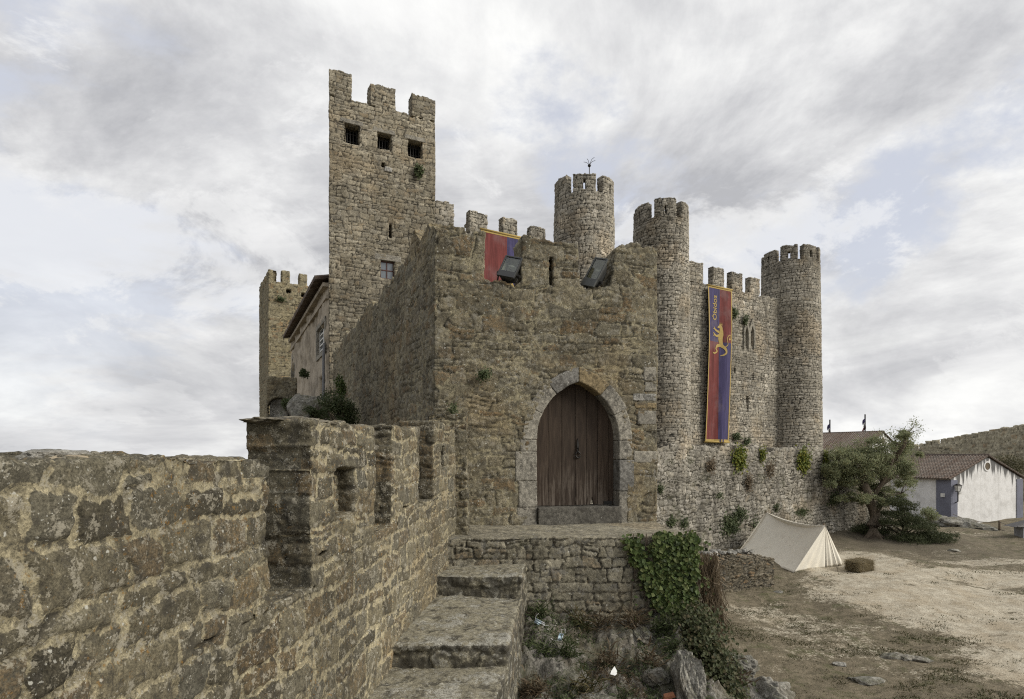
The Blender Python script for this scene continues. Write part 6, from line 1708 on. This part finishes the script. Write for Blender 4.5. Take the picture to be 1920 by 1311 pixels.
# two dropped face masks, a white paper tissue, a broken tile
def mask_cloth(label, px, py, Y, ang, w, h, mat, loop):
    c = at(px, py, Y); c[2] = max(c[2], float(zrock(c[0], c[1] )) + .0); t = thing('face_mask', label, 'face mask', c)
    r_ = np.array([math.cos(ang), -.15, math.sin(ang)]); u_ = np.array([-math.sin(ang), -.2, math.cos(ang)]); n_ = np.array([0, -1, .25])
    V = [c + r_ * (w * (i / 6 - .5)) + u_ * (h * (j / 6 - .5)) + n_ * (.10 + .012 * math.sin(j * 2.4) + .02 * math.sin(i)) for j in range(7) for i in range(7)]
    o = mesh_obj('mask_fabric', np.array(V), [[j * 7 + i, j * 7 + i + 1, j * 7 + i + 8, j * 7 + i + 7] for j in range(6) for i in range(6)], None, t, False, mats=[M['bluewhite'], M['paperwhite']], midx=[(1 if (i > 3 and loop) else 0) for j in range(6) for i in range(6)])
    s = o.modifiers.new('solid', 'SOLIDIFY'); s.thickness = .004
    g = MB(); e = c + r_ * w * .5 + n_ * .1; g.tube([e, e + r_ * .05 + u_ * .03, e + r_ * .08 - u_ * .02, e + r_ * .02 - u_ * .04], .003, 5); e = c - r_ * w * .5 + n_ * .1; g.tube([e, e - r_ * .02 + u_ * .08, e + u_ * .12], .003, 5); g.build('ear_loop', M['paperwhite'], t)
mask_cloth('pale blue face mask twisted with its white inside showing', 1011, 1170, 8.35, -.45, .14, .07, 'bluewhite', True)
mask_cloth('folded pale blue face mask lying right of the twisted one', 1050, 1194, 8.1, 1.25, .10, .06, 'bluewhite', False)
c = at(1150, 1256, 7.55); c[2] = max(c[2], float(zrock(c[0], c[1])) + .02)
g = MB(); r_ = random.Random(2); V = [c + np.array([x + r_.uniform(-.01, .01), -.05 + .03 * math.sin(9 * x + z * 14), z]) for x, z in ((-.06, -.03), (.0, -.05), (.045, -.035), (-.03, .0), (.008, .0), (.035, .0), (-.008, .04), (.025, .035), (.012, .055))]
g.add(V, [(0, 1, 4, 3), (1, 2, 5, 4), (3, 4, 7, 6), (4, 5, 7), (6, 7, 8)]); o = g.build('paper_tissue', M['paperwhite'], None, org=c); s_ = o.modifiers.new('s', 'SOLIDIFY'); s_.thickness = .004; tag(o, 'crumpled white paper tissue on the rocky slope', 'tissue')
c = at(1254, 1262, 7.3); c[2] = float(zrock(c[0], c[1])) + .06
g = MB(); g.prism([(-.07, -.02), (.08, .03), (.06, .06), (-.06, .03)], lambda p: c + np.array([p[0], -.03, p[1]]), lambda p: c + np.array([p[0], .03, p[1] + .02])); o = g.build('tile_fragment', M['terracotta'], None, bevel=.004, org=c); tag(o, 'broken red tile fragment among the boulders', 'tile')

# ------------------------------------------------------------------ short dry turf on the open ground (nobody could count it)
def build_turf():
    r = np.random.default_rng(77); n = 90000
    y = r.uniform(11.0, 29, n); y = 11 + (y - 11) * r.random(n) ** .35; x = r.uniform(.18, .95, n) * y
    ok = (x > 4.6); x, y = x[ok], y[ok]
    d = fbm(x / 1.3, y / .8, 4, 51) + .5 * fbm(x / .35, y / .3, 3, 52); path = ramp1(x + .9 * fbm(x / 3, y / 3, 3, 41), 10.9, 13.2)
    ok = r.random(len(x)) < np.clip(.10 + .75 * sst(-.1, .55, d), 0, 1) * (1 - .80 * path * (1 - sst(.35, .7, d) * (x > 15)))
    x, y, d = x[ok], y[ok], d[ok]; z = zground(x, y); m = len(x)
    h = r.uniform(.015, .05, m) * (1 + .6 * (d > .4)); a = r.uniform(0, 6.28, m); ln = r.normal(0, .6, (m, 2)) * h[:, None]
    wv = np.stack([np.cos(a), np.sin(a), 0 * a], 1) * r.uniform(.008, .018, m)[:, None]; b = np.stack([x, y, z - .01], 1)
    V = np.stack([b - wv, b + wv, b + np.stack([ln[:, 0], ln[:, 1], h], 1)], 1).reshape(-1, 3); q = np.arange(m) * 3
    c = np.repeat(np.clip(.55 - .35 * d + r.normal(0, .25, m), 0, 1), 3)
    o = mesh_obj('short_turf', V, np.stack([q, q + 1, q + 2], 1), M['grass'], None, False, np.stack([c] * 3, 1), attrname='leaf')
    o['label'] = 'short worn turf on the open ground'; o['category'] = 'grass'; o['kind'] = 'stuff'
build_turf()
